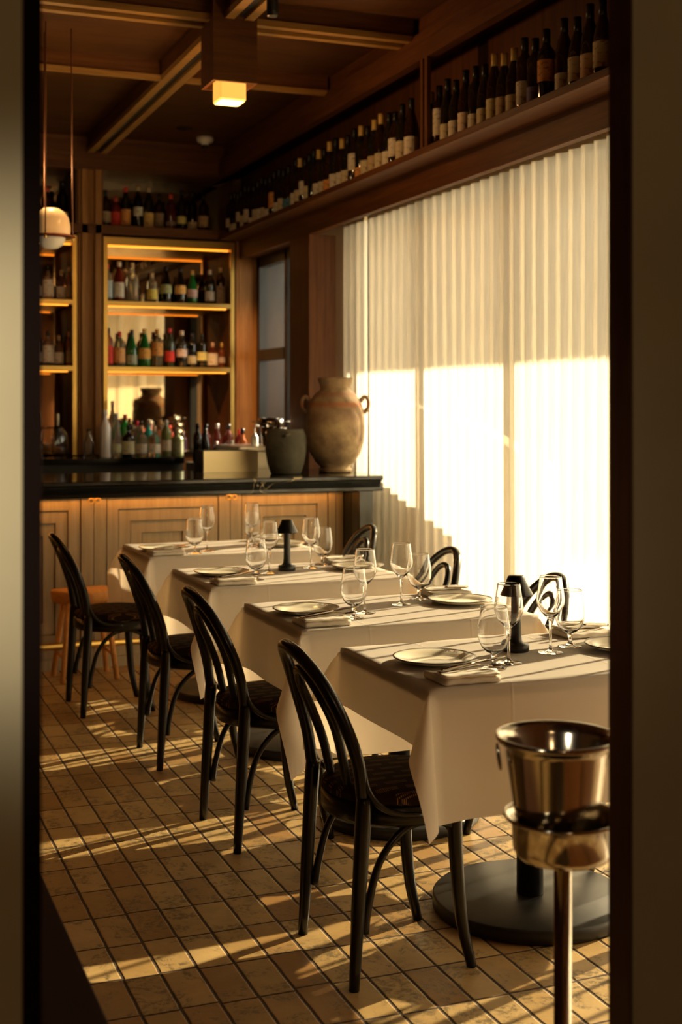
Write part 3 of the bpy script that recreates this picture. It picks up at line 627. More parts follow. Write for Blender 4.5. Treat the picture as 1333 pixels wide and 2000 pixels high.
row([(1.892, 'spirit', (0.7, 0.3, 0.22), True, (.02, .14), (0.72, 0.06, 0.04), BK, (.95, 1.08), 'clear bottle with red label and black cap'),
     (1.975, 'spirit', (0.75, 0.7, 0.45), True, (.03, .14), (0.80, 0.42, 0.16), RD, (1.08, .98), 'pale bottle with orange label and red cap'),
     (2.066, 'slope', GR, False, (.02, .09), (0.42, 0.46, 0.34), BK, (1.0, .98), 'green bottle with grey green label'),
     (2.160, 'slope', (0.01, 0.14, 0.02), False, (.06, .135), (0.78, 0.42, 0.10), GD, (1.15, 1.02), 'wide green bottle with broad amber label'),
     (2.255, 'spirit', (0.8, 0.68, 0.45), True, (.08, .17), (0.82, 0.42, 0.12), OR, (1.1, 1.08), 'clear bottle with round orange label and orange cap'),
     (2.348, 'tall', (0.02, 0.03, 0.015), False, (.045, .13), (0.70, 0.05, 0.04), RD, (1.05, .93), 'black bottle with red pointed label and red cap'),
     (2.440, 'tall', (0.012, 0.012, 0.012), False, (.09, .155), (0.72, 0.58, 0.54), WH, (1.15, .88), 'black bottle with pink shield label and white cap'),
     (2.518, 'spirit', BK, False, (.03, .09), (0.45, 0.42, 0.28), DB, (.9, .98), 'black bottle with drab green label'),
     (2.595, 'spirit', DG, False, (.055, .12), (0.72, 0.66, 0.24), DG, (.98, .98), 'dark bottle with yellow label and red emblem'),
     (2.678, 'squat', (0.5, 0.1, 0.04), True, (.02, .115), WH, (0.6, 0.4, 0.3), (.9, .95), 'squat bottle with big oval white label'),
     (2.748, 'squat', (0.12, 0.03, 0.01), False, (.04, .085), (0.42, 0.36, 0.38), GD, (.6, .95), 'small brown bottle with grey label, in the corner')],
    9.48, z2, 'on the lower brass shelf', 'bottles on the lower brass shelf')
for z, tx in ((z1, 'upper'), (z2, 'lower')):
    row([(1.385, 'spirit', DB, False, (.03, .10), (0.5, 0.45, 0.4), BK, (.9, 1), 'dark bottle half hidden by the door frame'),
         (1.462, 'squat', (0.6, 0.45, 0.35), True, (.02, .12), (0.78, 0.68, 0.58), BK, (.95, 1.25), 'bell shaped bottle, pale label, black stopper'),
         (1.558 if z == z1 else 1.540, 'squat', (0.5, 0.3, 0.2), True, (.02, .09), (0.72, 0.62, 0.5), TAN, (.8, 1.1), 'low bottle with white label'),
         (1.612, 'spirit', (0.3, 0.1, 0.03), False, (.03, .12), (0.6, 0.42, 0.2), OR, (.55, .95), 'slim amber bottle beside the brass frame')], 9.5, z, 'on the %s shelf of the left bay' % tx, 'bottles on the %s shelf of the left bay' % tx)
zc = 1.0925
row([(1.775, 'tall', (0.80, 0.76, 0.74), False, None, None, (0.8, 0.76, 0.74), (1.1, 1.05), 'tall opaque white bottle, leftmost'),
     (1.855, 'slope', (0.75, 0.7, 0.6), True, (.03, .085), (0.55, 0.58, 0.36), (0.6, 0.58, 0.62), (.85, 1.1), 'clear tapered bottle with green label'),
     (1.938, 'squat', BK, False, (.02, .10), (0.66, 0.62, 0.40), BK, (.95, 1.1), 'black bottle with cream arched label'),
     (2.028, 'squat', (0.7, 0.62, 0.45), True, (.025, .085), WH, (0.7, 0.45, 0.25), (.95, 1.08), 'clear squat bottle with white label, left of two alike'),
     (2.120, 'squat', (0.7, 0.62, 0.45), True, (.025, .085), (0.82, 0.76, 0.62), (0.75, 0.5, 0.3), (.95, 1.05), 'clear squat bottle, white and yellow label, right of two alike'),
     (2.205, 'spirit', (0.16, 0.2, 0.06), False, (.04, .12), (0.62, 0.52, 0.38), (0.55, 0.55, 0.5), (.98, .98), 'olive bottle with buff label and silver pourer'),
     (2.285, 'squat', (0.22, 0.24, 0.10), False, (.02, .10), (0.24, 0.25, 0.13), (0.4, 0.36, 0.25), (.9, 1.0), 'olive flask with grey green label')], 9.0, zc, 'on the back counter', 'front bottles on the back counter')
row([(1.870, 'decanter', (0.8, 0.72, 0.5), True, None, None, (0.55, 0.38, 0.25), (1, 1.55), 'tall clear decanter with wooden stopper'),
     (1.960, 'spirit', (0.02, 0.30, 0.03), False, (.02, .10), (0.6, 0.45, 0.4), (0.5, 0.02, 0.02), (1.05, 1.12), 'bright green bottle with dark red cap'),
     (2.045, 'squat', (0.75, 0.65, 0.45), True, None, None, (0.55, 0.02, 0.03), (.95, 1.25), 'clear bottle with crimson cap'),
     (2.130, 'squat', (0.02, 0.42, 0.36), False, None, None, (0.35, 0.28, 0.22), (.8, 1.25), 'turquoise bottle'),
     (2.215, 'spirit', (0.8, 0.6, 0.35), True, None, None, (0.5, 0.3, 0.12), (1, .98), 'clear bottle with tall cork'),
     ], 9.22, zc, 'in the rear row of the back counter', 'rear bottles on the back counter')
row([(2.10, 'spirit', (0.35, 0.2, 0.08), True, None, None, BK, (.8, .6), 'short black capped bottle behind the squat pair')], 9.45, zc, 'of the back counter', 'rear bottles on the back counter')

# speed rail of bottles behind the brass box
sr = empty('speed_rail', (2.46, 8.62, 0), 'steel bottle rail standing behind the brass box', 'rack')
shift(MB().box(2.305, 2.90, 8.50, 8.845, 0.0, 1.06), sr.location).build('rack_body', M['steel_b'], sr)
rail = [(2.355, 8.72, 'tall', BK, False, None, None, BK, (.95, .85), 'dark bottle with black cap'),
        (2.42, 8.74, 'spirit', (0.20, 0.02, 0.01), False, (.03, .10), (0.4, 0.16, 0.08), BK, (.95, 1.0), 'deep red bottle with brown label'),
        (2.50, 8.74, 'tall', (0.20, 0.03, 0.02), False, None, None, (0.6, 0.58, 0.55), (.9, .85), 'ruby bottle with silver pourer'),
        (2.58, 8.74, 'spirit', (0.14, 0.02, 0.01), False, None, None, BK, (.95, 1.0), 'dark ruby bottle with black cap'),
        (2.66, 8.74, 'spirit', (0.18, 0.02, 0.02), False, None, None, RD, (.9, .85), 'dark bottle with red ball cap'),
        (2.375, 8.60, 'slope', BK, False, (.02, .08), (0.10, 0.12, 0.06), BK, (1.0, .85), 'black sloping bottle'),
        (2.455, 8.60, 'small', (0.1, 0.04, 0.02), False, (.02, .08), YL, (0.75, 0.55, 0.5), (1.05, 1.1), 'small bitters bottle with yellow label, left of two'),
        (2.510, 8.60, 'small', (0.1, 0.04, 0.02), False, (.02, .08), (0.80, 0.60, 0.10), BK, (1.05, 1.0), 'small bitters bottle with yellow label, right of two'),
        (2.565, 8.60, 'small', (0.02, 0.02, 0.02), False, (.04, .09), RD, (0.7, 0.7, 0.68), (1.1, 1.15), 'small bottle with red label and silver dasher'),
        (2.640, 8.60, 'round', (0.45, 0.12, 0.03), False, None, None, BK, (.95, 1.15), 'round amber brandy bottle with black stopper'),
        (2.735, 8.64, 'squat', (0.05, 0.02, 0.02), False, None, None, BK, (.8, .8), 'short dark bottle'),
        (2.80, 8.64, 'squat', (0.03, 0.02, 0.05), False, None, None, (0.2, 0.18, 0.2), (.7, .85), 'short inky bottle')]
for x, y, k, g, cl, lz, lc, cp, s, tx in rail:
    bottle((x, y, 1.0605), k, g, lz is not None, lz, lc, cp, tx+' in the rail behind the brass box', 'bottles in the steel rail', sc_=s, clear=cl, caph=0.035)

# glass jar, decanter and taper glass at the left of the back counter
def lathe_thing(name, prof, mat, loc, label, cat, n=28, group=None):
    o = MB().lathe(prof, n).build(name, mat, None, loc); return tag(o, label, cat, group)
e = empty('storage_jar', (1.425, 9.08, 1.0925), 'wide clear glass jar half full of twigs on the back counter', 'jar')
MB().lathe([(0, 0), (.085, 0), (.105, .02), (.11, .10), (.10, .17), (.075, .20), (.075, .21), (.072, .21), (.072, .20), (.097, .168), (.107, .10), (.102, .022), (0, .004)], 28).build('glass_body', M['glassd'], e)
tw = MB()
for i in range(26):
    a = random.random()*6.28; b = a+2+random.random(); r = 0.07
    tw.tube([(r*math.cos(a), r*math.sin(a), .02+.05*random.random()), (0.02*math.cos(b), 0.02*math.sin(b), .03+.06*random.random()), (r*math.cos(b), r*math.sin(b), .02+.06*random.random())], .0022, n=5, sub=3)
t_ = tw.build('twigs', pm('dry_twigs', (0.40, 0.19, 0.05), 0.8), e); t_['kind'] = 'stuff'
e = empty('oil_candle', (1.50, 9.30, 1.0925), 'slim white candle on a dark stand behind the glass jar', 'candle')
MB().lathe([(0, 0), (.03, 0), (.03, .008), (.007, .014), (.007, .20), (.012, .21), (.012, .215), (0, .215)], 16).build('stand', M['blackm'], e)
MB().lathe([(0, .215), (.0095, .215), (.0095, .30), (0, .302)], 14).build('candle_stick', pm('ivory_wax', (0.85, 0.78, 0.6), 0.5), e)
lathe_thing('carafe', [(0, 0), (.036, 0), (.038, .006), (.038, .10), (.020, .14), (.015, .165), (.020, .195), (.018, .195), (.013, .165), (.018, .14), (.035, .10), (.034, .01), (0, .008)], M['glass'], (1.672, 9.05, 1.0925), 'small clear carafe at the edge of the mirror, left of the white bottle', 'carafe')

# steel work station with shakers (behind the dark pot)
wk = empty('cocktail_station', (2.62, 8.2, 0), 'stainless steel cocktail station behind the bar counter', 'workstation')
shift(MB().box(2.44, 2.82, 7.98, 8.48, 0.0, 1.155), wk.location).build('cabinet_body', M['steel_b'], wk)
shift(MB().box(2.42, 2.832, 7.96, 8.49, 1.16, 1.19, bev=.003), wk.location).build('worktop', M['steel_b'], wk)
lathe_thing('shaker_cup', [(0, 0), (.034, 0), (.045, .12), (.044, .12), (.033, .004), (0, .004)], M['steel'], (2.655, 8.10, 1.1905), 'upturned tapered steel shaker cup beside the dark pot', 'cup')
sb_ = empty('soap_dispenser', (2.60, 8.2, 1.1905), 'small white dispenser bottle with pump beside the shaker cup', 'dispenser')
MB().lathe([(0, 0), (.022, 0), (.023, .003), (.023, .055), (.010, .07), (.008, .08), (0, .08)], 16).build('bottle_body', M['plastic_w'], sb_)
MB().tube([(0, 0, .08), (0, 0, .12), (.01, 0, .128), (.03, 0, .124)], [.005, .005, .006, .005], n=8).build('pump', M['plastic_w'], sb_)
for i, (x, y, z, r, h, hd, tx) in enumerate(((2.80, 8.36, 1.1905, .075, .062, 0, 'wide shallow steel pan, bottom of the stack'), (2.80, 8.36, 1.2533, .075, .050, 0, 'wide shallow steel pan, middle of the stack'), (2.765, 8.36, 1.3045, .088, .062, 1, 'steel pan with side handles, topmost of the stack'))):
    p = empty('steel_pan', (x, y, z), tx+' behind the dark pot', 'pan', 'stacked steel pans')
    MB().lathe([(0, 0), (r*.95, 0), (r, .006), (r, h), (r-.003, h), (r-.003, .008), (0, .004)], 28).build('pan_body', M['steel'], p)
    if hd:
        for s in (-1, 1): MB().tube([(s*(r-.002), -.02, h*.6), (s*(r+.035), -.015, h*.6), (s*(r+.035), .015, h*.6), (s*(r-.002), .02, h*.6)], .0045, n=8, sub=4).build('handle', M['steel'], p)

# ------------------------------------------------------------------ the bar
bar = empty('bar_counter', (1.0, 7.3, 0), 'long bar with black marble top and stepped greige oak front panels', 'bar')
def ba(n, mb, m, par=None): return shift(mb, bar.location).build(n, m, par or bar)
nose = [(6.895, 1.050), (6.890, 1.045), (6.890, 1.030), (6.900, 1.024), (6.915, 1.018), (6.921, 1.006), (6.915, .996), (6.903, .990), (6.895, .984), (6.893, .968), (6.898, .962), (7.80, .962), (7.80, 1.050)]
ba('marble_top', MB().prism_x(list(reversed(nose)), -3.3, 2.955), M['marble'])
ba('marble_leg', B(2.843, 2.925, 6.97, 7.78, 0, .962), M['marble'])
ba('bar_body', MB().box(-3.3, 2.843, 7.275, 7.76, 0.0, .962), M['dark_wood'])
Yf = 7.25
ba('plinth', B(-3.3, 2.80, 7.235, 7.275, 0, .06), M['greige'])
def bay(x0, x1):
    mb = MB(); z0, z1 = .06, .94; st = .068; n = 5
    mb.box(x0, x1, 7.272, 7.275, z0, z1)
    for k in range(n):
        a0, a1, b0, b1 = x0+k*st+.0025, x1-k*st-.0025, z0+k*st+.0025, z1-k*st-.0025; y0 = Yf-.018+k*.009; w_ = st-.005
        if a1-a0 < 2.2*st: break
        mb.box(a0, a0+w_, y0, 7.272, b0, b1); mb.box(a1-w_, a1, y0, 7.272, b0, b1)
        mb.box(a0+w_, a1-w_, y0, 7.272, b0, b0+w_); mb.box(a0+w_, a1-w_, y0, 7.272, b1-w_, b1)
    return mb
for x0, x1 in ((-.86, -.12), (.0-.10+.04, .58), (.66, 1.29), (1.435, 2.075), (2.215, 2.745)):
    ba('stepped_panel', bay(x0, x1), M['greige'])
for x0, x1 in ((-.12, -.06), (.58, .66), (1.29, 1.435), (2.075, 2.215), (2.745, 2.843)):
    ba('pilaster', MB().box(x0+.004, (x0+x1)/2-.002, 7.226, 7.275, .06, .94).box((x0+x1)/2+.002, x1-.004, 7.226, 7.275, .06, .94), M['greige'])
ba('top_rail', B(-3.3, 2.843, 7.20, 7.275, .942, .962), M['greige'])
ba('led_strip', B(-3.2, 2.78, 7.165, 7.175, .953, .9615), M['led_bar'])
fr = empty('foot_rail', (1.2, 7.06, 0), 'brass foot rail along the base of the bar', 'rail')
shift(MB().tube([(-3.2, 7.06, .165), (2.78, 7.06, .165)], .019, n=14, sub=1), fr.location).build('rail_tube', M['brass'], fr)
for x in (-.09, .62, 1.36, 2.145): shift(MB().tube([(x, 7.06, .165), (x, 7.14, .14), (x, 7.225, .13)], .010, n=8), fr.location).build('bracket', M['brass'], fr)
for x, wh in ((1.362, 'left'), (2.145, 'right')):
    hk = empty('coat_hook', (x, 7.20, .93), 'small brass double ring hook on the %s pilaster under the bar top' % wh, 'hook', 'hooks under the bar top')
    for s in (-1, 1):
        MB().tube([(s*.018+.014*math.cos(a), 0, -.004+.014*math.sin(a)) for a in [i*PI/5 for i in range(10)]], .0028, n=7, closed=True, sub=2).build('ring', M['brass'], hk)
    MB().box(-.012, .012, .004, .026, .004, .014).build('back_plate', M['brass'], hk)

# brass box on the bar
bx = empty('brass_box', (2.25, 7.66, 1.0505), 'low rectangular satin brass box standing on the bar top', 'box', rz=0.0)
MB().box(-.17, .17, -.10, -.097, 0, .128).build('front_panel', M['brass_l'], bx)
MB().box(-.17, -.167, -.097, .10, 0, .128).build('side_panel', M['blackm'], bx)
MB().box(.167, .17, -.097, .10, 0, .128).build('side_panel', M['blackm'], bx)
MB().box(-.167, .167, .097, .10, 0, .128).box(-.167, .167, -.097, .097, 0, .004).build('box_body', M['blackm'], bx)

# clay jar and dark pot
jr = empty('clay_jar', (2.83, 7.33, 1.0505), 'tall weathered buff clay jar with two loop handles at the end of the bar', 'jar')
jar_p = [(0, 0), (.092, 0), (.100, .006), (.100, .020), (.086, .030), (.118, .060), (.152, .115), (.172, .18), (.178, .25), (.176, .32), (.168, .38), (.150, .43), (.122, .468), (.094, .492), (.088, .505), (.092, .52), (.103, .548), (.106, .560), (.102, .566), (.094, .560), (.080, .52), (.078, .50), (.11, .46), (.14, .42), (.16, .3), (.14, .12), (.07, .03), (0, .02)]
MB().lathe(jar_p, 48).build('jar_body', M['clay'], jr)
d1 = Vector((.915, -.404, 0))
for s in (-1, 1):
    pts = [d1*s*.150+Vector((0, 0, .425)), d1*s*.178+Vector((0, 0, .452)), d1*s*.198+Vector((0, 0, .430)), d1*s*.196+Vector((0, 0, .385)), d1*s*.170+Vector((0, 0, .355))]
    MB().tube(pts, [.015, .012, .011, .011, .015], n=10).build('handle', M['clay'], jr)
pt = empty('stoneware_pot', (2.50, 7.28, 1.0505), 'dark olive stoneware pot standing left of the clay jar', 'pot')
MB().lathe([(0, 0), (.085, 0), (.090, .006), (.108, .06), (.120, .13), (.121, .18), (.117, .225), (.107, .25), (.104, .262), (.098, .262), (.097, .245), (.108, .18), (.10, .06), (0, .03)], 40).build('pot_body', M['clay_d'], pt)
for a in (-1.9, 1.2):
    c, s = math.cos(a), math.sin(a)
    MB().tube([(.107*c-.02*s, .107*s+.02*c, .235), (.128*c, .128*s, .228), (.107*c+.02*s, .107*s-.02*c, .222)], [.009, .011, .009], n=8).build('lug', M['clay_d'], pt)

# stool by the bar
stl = empty('bar_stool', (1.275, 7.03-.02, 0), 'low honey coloured wooden stool in front of the bar', 'stool', rz=.06)
sp_ = []
for i in range(24):
    a = 2*PI*i/24; r = 1.0
    sp_.append((.175*math.cos(a)*(1+.06*math.cos(4*a)), .125*math.sin(a)*(1+.06*math.cos(4*a))))
mb = MB(); vs = []
for z, k in ((.405, .86), (.425, .97), (.468, 1.0), (.476, .97)):
    vs += [(x*k, y*k, z-(.010*(1-abs(x)/.17) if z > .45 else 0)) for x, y in sp_]
fs = [tuple(reversed(range(24))), tuple(range(72, 96))]
for k in range(3):
    for i in range(24): fs.append((k*24+i, k*24+(i+1) % 24, k*24+24+(i+1) % 24, k*24+24+i))
mb.add(vs, fs, True).build('seat', M['stool'], stl)
for sx in (-1, 1):
    for sy in (-1, 1): MB().tube([(sx*.10, sy*.06, .41), (sx*.145, sy*.11, 0)], [.017, .014], n=10, sub=1).build('leg', M['stool'], stl)
for sx in (-1, 1): MB().tube([(sx*.132, -.092, .13), (sx*.132, .092, .13)], .009, n=8, sub=1).build('stretcher', M['stool'], stl)

# ------------------------------------------------------------------ curtains
def fold(y, seed):
    ph = 2*PI*(y/0.108+0.16*math.sin(y*2.1+seed)+0.03*math.sin(y*5.3))
    t = (ph/(2*PI)) % 1.0
    if t < 0.74: return 0.020*(1-2*t/0.74)+0.002*math.sin(PI*t/0.74)
    u = (t-0.74)/0.26
    return 0.020*(-1+2*u)
def curtain(name, y0, y1, label, seed, flare=0.0):
    X = 3.075
    e = empty(name, (X, (y0+y1)/2, 0), label, 'curtain')
    for part, z0, z1, m, off in (('curtain_cloth', .012, 2.586, M['curtain'], 0), ('heading_tape', 2.586, 2.616, M['curtain_hd'], 0.0)):
        ny = int((y1-y0)/0.0045); nz = 14 if part == 'curtain_cloth' else 2; vs = []
        for k in range(nz+1):
            z = z0+(z1-z0)*k/nz; t = 1-z/2.55
            for i in range(ny+1):
                y = y0+(y1-y0)*i/ny
                yy = y+flare*t*(y-(y0+y1)/2)/(y1-y0)
                x = fold(y+0.012*t*math.sin(y*3+seed)*1.0, seed)+0.004*math.sin(y*6+z*1.2)
                vs.append((x, yy-(y0+y1)/2, z))
        fs = [(k*(ny+1)+i, k*(ny+1)+i+1, (k+1)*(ny+1)+i+1, (k+1)*(ny+1)+i) for k in range(nz) for i in range(ny)]
        MB().add(vs, fs, True).build(part, m, e)
curtain('curtain', 7.42, 7.80, 'narrow pleated cream curtain panel behind the clay jar', 0.3, -.05)
curtain('curtain', 1.80, 7.40, 'wide pleated cream curtain hanging beside the tables', 1.7)

# ------------------------------------------------------------------ chairs
def make_chair(loc, rz, label, orange=False):
    e = empty('bentwood_chair', loc, label, 'chair', None, rz)
    pts = [(-.165, -.183, .455), (-.180, -.186, .56), (-.212, -.172, .66), (-.252, -.130, .752), (-.288, -.068, .812), (-.303, 0, .830)]
    pts = pts+[(x, -y, z) for x, y, z in reversed(pts[:-1])]
    MB().tube(pts, .0165, n=12, sub=7).build('outer_hoop', M['black'], e)
    pi = [(-.155, -.055, .45), (-.178, -.066, .56), (-.205, -.078, .64), (-.236, -.073, .705), (-.258, -.043, .752), (-.266, 0, .768)]
    pi = pi+[(x, -y, z) for x, y, z in reversed(pi[:-1])]
    MB().tube(pi, .0128, n=10, sub=7).build('inner_hoop', M['black'], e)
    MB().lathe([(.150, .388), (.192, .388), (.198, .396), (.198, .435), (.190, .440), (.150, .440)], 40, cap=False).build('seat_frame', M['black'], e)
    s = MB().lathe([(0, .4385), (.187, .4385), (.194, .446), (.195, .458), (.186, .470), (.16, .476), (.10, .480), (0, .481)], 40).build('seat', M['fabric'], e)
    if orange: MB().box(.010, .040, -.2065, -.200, .425, .452).build('seat_tag', M['orange'], s)
    for sy in (-1, 1):
        MB().tube([(-.163, sy*.184, .475), (-.168, sy*.186, .40), (-.180, sy*.187, .20), (-.192, sy*.188, 0.0)], [.0205, .0205, .018, .0135], n=12, sub=4).build('leg', M['black'], e)
        MB().tube([(.098, sy*.160, .415), (.103, sy*.162, .28), (.118, sy*.164, .12), (.145, sy*.167, 0.0)], [.020, .0185, .016, .013], n=12, sub=4).build('leg', M['black'], e)
        MB().tube([(-.160, sy*.180, .135), (-.150, sy*.178, .20), (-.118, sy*.176, .305), (-.055, sy*.174, .375), (.02, sy*.170, .392), (.096, sy*.164, .368)], [.0115, .0105, .0095, .0095, .0095, .0095], n=10, sub=5).build('brace', M['black'], e)
        MB().tube([(-.166, sy*.190, .545), (-.158, sy*.196, .495), (-.130, sy*.203, .455), (-.075, sy*.202, .428), (-.01, sy*.200, .42)], [.006, .0075, .008, .008, .006], n=8, sub=4).build('hip_brace', M['black'], e)
    MB().tube([(.10, -.150, .345), (.085, -.09, .385), (.08, 0, .396), (.085, .09, .385), (.10, .150, .345)], .0095, n=10, sub=4).build('brace', M['black'], e)
    return e
c0 = make_chair((1.405, 3.20, 0), 0.0, 'black bentwood chair nearest the camera, left of the nearest table, with an orange seat tag', True)
c1 = make_chair((1.42, 4.27, 0), 0.03, 'black bentwood chair, second nearest on the left side of the tables')
dup(c1, (1.42, 5.30, 0), -0.01, 'black bentwood chair, third on the left side of the tables')
dup(c1, (1.29, 6.29, 0), 0.01, 'black bentwood chair, farthest on the left side, in front of the stool')
dup(c1, (2.33, 3.32, 0), PI, 'black bentwood chair mostly hidden behind the ice bucket, by the nearest table')
dup(c1, (2.16, 4.14, 0), PI-.02, 'black bentwood chair by the curtain, rightmost chair back visible above the tables')
dup(c1, (2.195, 5.06, 0), PI+.02, 'black bentwood chair by the curtain, middle of the three visible chair backs')
dup(c1, (2.275, 6.16, 0), PI, 'black bentwood chair by the curtain, farthest, beside the marble bar end')

# ------------------------------------------------------------------ tables
ZT = .750
def cloth(W, D, ov, seed):
    """ov = overhang (left, right, front, back)"""
    ol, orr, of, ob = ov; hx, hy = W/2, D/2; st = .0125
    def axis(h, lo, hi):
        a = []; n = max(4, round(lo/st)); a += [-h-lo+lo*i/n for i in range(n)]
        n = round(2*h/.03); a += [-h+2*h*i/n for i in range(n)]
        n = max(4, round(hi/st)); a += [h+hi*i/n for i in range(n+1)]
        return a
    U = axis(hx, ol, orr); V = axis(hy, of, ob)
    fc = .11; ff = .03; smax = .50; rng = .13
    def ramp(t): t = max(0, min(1, t/rng)); return (1-t)**2
    vs = []
    for v in V:
        for u in U:
            cx = max(-hx, min(hx, u)); cy = max(-hy, min(hy, v)); du = abs(u-cx); dv = abs(v-cy); sx = 1 if u > 0 else -1; sy = 1 if v > 0 else -1
            if du == 0 and dv == 0:
                z = ZT+.0006*math.sin(u*23+seed)*math.sin(v*19); vs.append((u, v, z)); continue
            if dv == 0:
                t = min(cy+hy, hy-cy); m = ff+(fc-ff)*ramp(t)+.018*math.sin(cy*13+seed)*min(1, t/.1); h = du; dirx, diry = sx, 0
            elif du == 0:
                t = min(cx+hx, hx-cx); m = ff+(fc-ff)*ramp(t)+.022*math.sin(cx*10+seed*2)*min(1, t/.1); h = dv; dirx, diry = 0, sy
            else:
                h = math.hypot(du, dv); ph = math.atan2(dv, du); m = fc+(smax-fc)*math.sin(2*ph)**1.0
                aa = ph; dirx, diry = sx*math.cos(aa), sy*math.sin(aa)
            ease = min(1, h/.05); off = m*h*(0.6+.4*ease)+.006*ease
            z = ZT-math.sqrt(max(0, h*h*(1-m*m)))+.004*(1-ease)*0
            vs.append((cx+dirx*off, cy+diry*off, z))
    nu, nv = len(U), len(V)
    fs = [(j*nu+i, j*nu+i+1, (j+1)*nu+i+1, (j+1)*nu+i) for j in range(nv-1) for i in range(nu-1)]
    return MB().add(vs, fs, True)
TB = [((1.80, 3.23), .84, .60, (.155, .16, .328, .32), 'nearest table, beside the ice bucket', 'nearest'), ((1.79, 4.14), .84, .60, (.215, .2, .40, .36), 'second table from the camera', 'second'),
      ((1.79, 5.18), .84, .62, (.20, .2, .38, .36), 'third table from the camera', 'third'), ((1.80, 6.25), .84, .60, (.12, .15, .38, .36), 'farthest table, nearest the bar', 'farthest')]
def disc(c, D): return c
t0 = None
for i, ((cx_, cy_), W, D, ov, tx, od) in enumerate(TB):
    if t0 is None:
        t0 = empty('dining_table', (cx_, cy_, 0), 'rectangular pedestal dining table with black disc base, '+tx, 'table', 'pedestal tables in a row')
        MB().box(-.418, .418, -.298, .298, .716, .746, bev=.004).build('tabletop', M['dark_wood'], t0)
        bs = MB().lathe([(0, 0), (.274, 0), (.282, .006), (.282, .036), (.276, .042), (.05, .043), (0, .043)], 64).build('base_plate', M['basem'], t0, (.09, .10, 0))
        MB().lathe([(.026, .043), (.0385, .044), (.0385, .70), (.10, .704), (.10, .716), (0, .716)], 28).build('column', M['blackm'], t0, (.09, .10, 0))
    else:
        t = dup(t0, (cx_, cy_, 0), 0, 'rectangular pedestal dining table with black disc base, '+tx)
    o = cloth(W, D, ov, i*1.3+.4).build('tablecloth', M['linen'], None, (cx_, cy_, 0))
    tag(o, 'white linen tablecloth draped over the '+tx, 'tablecloth', 'white tablecloths')

# ------------------------------------------------------------------ table settings
ZS = ZT+.0012
def make_plate():
    e = empty('dinner_plate', (0, 0, 0), '', 'plate')
    MB().lathe([(0, .002), (.050, .002), (.052, 0), (.060, 0), (.062, .002), (.085, .006), (.112, .0165), (.1135, .019), (.111, .0195), (.083, .0105), (.076, .0065), (.070, .005), (0, .005)], 56).build('plate_body', M['ceramic'], e)
    MB().lathe([(.1095, .0198), (.1140, .0200), (.1143, .0182), (.1136, .0172)], 56, cap=False).build('rim_line', M['rimline'], e)
    mg = MB(); rd = MB()
    # small printed emblem on the rim, at the far right
    def rimbox(m_, a, w_, r0, r1):
        vs = []
        for r in (r0, r1):
            for aa in (a-w_, a+w_):
                z = .0105+(r-.083)*(.0195-.0105)/(.111-.083)+.0005
                vs.append((r*math.cos(aa), r*math.sin(aa), z))
        m_.add(vs, [(0, 1, 3, 2)])
    a = .62
    for k, (wd, r0, r1) in enumerate(((.012, .092, .105), (.022, .1, .105), (.012, .092, .105), (.010, .092, .105), (.02, .092, .096), (.010, .092, .105))): rimbox(mg, a+.16-k*.036, wd*.6, r0, r1)
    rimbox(rd, a-.08, .022, .094, .104)
    for k, (wd, r0, r1) in enumerate(((.012, .092, .105), (.018, .097, .101), (.012, .092, .105))): rimbox(mg, a-.13-k*.036, wd*.6, r0, r1)
    mg.build('printed_mark', M['ink'], e); rd.build('printed_mark', M['redink'], e)
    return e
def lathe_glass(outer, t):
    inner = [(max(0, r-t), z) for r, z in outer]
    return inner
def make_wine():
    e = empty('wine_glass', (0, 0, 0), '', 'wine glass')
    MB().lathe([(0, .0), (.036, 0), (.0365, .0012), (.03, .0022), (.012, .0045), (.0055, .010), (.0040, .020), (.0036, .055), (.0042, .085), (.0075, .096), (0, .099)], 32).build('stem', M['glassd'], e)
    MB().lathe([(.0070, .095), (.016, .102), (.030, .118), (.0385, .137), (.0400, .148), (.0385, .165), (.0345, .190), (.0313, .2125), (.0310, .2150), (.0305, .2155), (.0300, .2150), (.0303, .2125), (.0335, .190), (.0375, .165), (.0390, .148), (.0375, .138), (.029, .120), (.015, .104), (0, .0995)], 40, cap=False).build('bowl', M['glassd'], e)
    return e
def make_goblet():
    e = empty('water_goblet', (0, 0, 0), '', 'goblet')
    MB().lathe([(0, .0), (.034, 0), (.0345, .0012), (.028, .0024), (.012, .0055), (.0065, .012), (.0055, .022), (.0065, .032), (.010, .040), (0, .042)], 32).build('stem', M['glassd'], e)
    MB().lathe([(.0095, .039), (.020, .044), (.033, .056), (.0415, .076), (.0438, .094), (.0425, .115), (.0385, .140), (.0354, .1615), (.0350, .164), (.0345, .1645), (.0340, .164), (.0344, .1615), (.0375, .140), (.0415, .115), (.0427, .094), (.0405, .077), (.032, .058), (.019, .0465), (0, .0425)], 40, cap=False).build('bowl', M['glassd'], e)
    return e
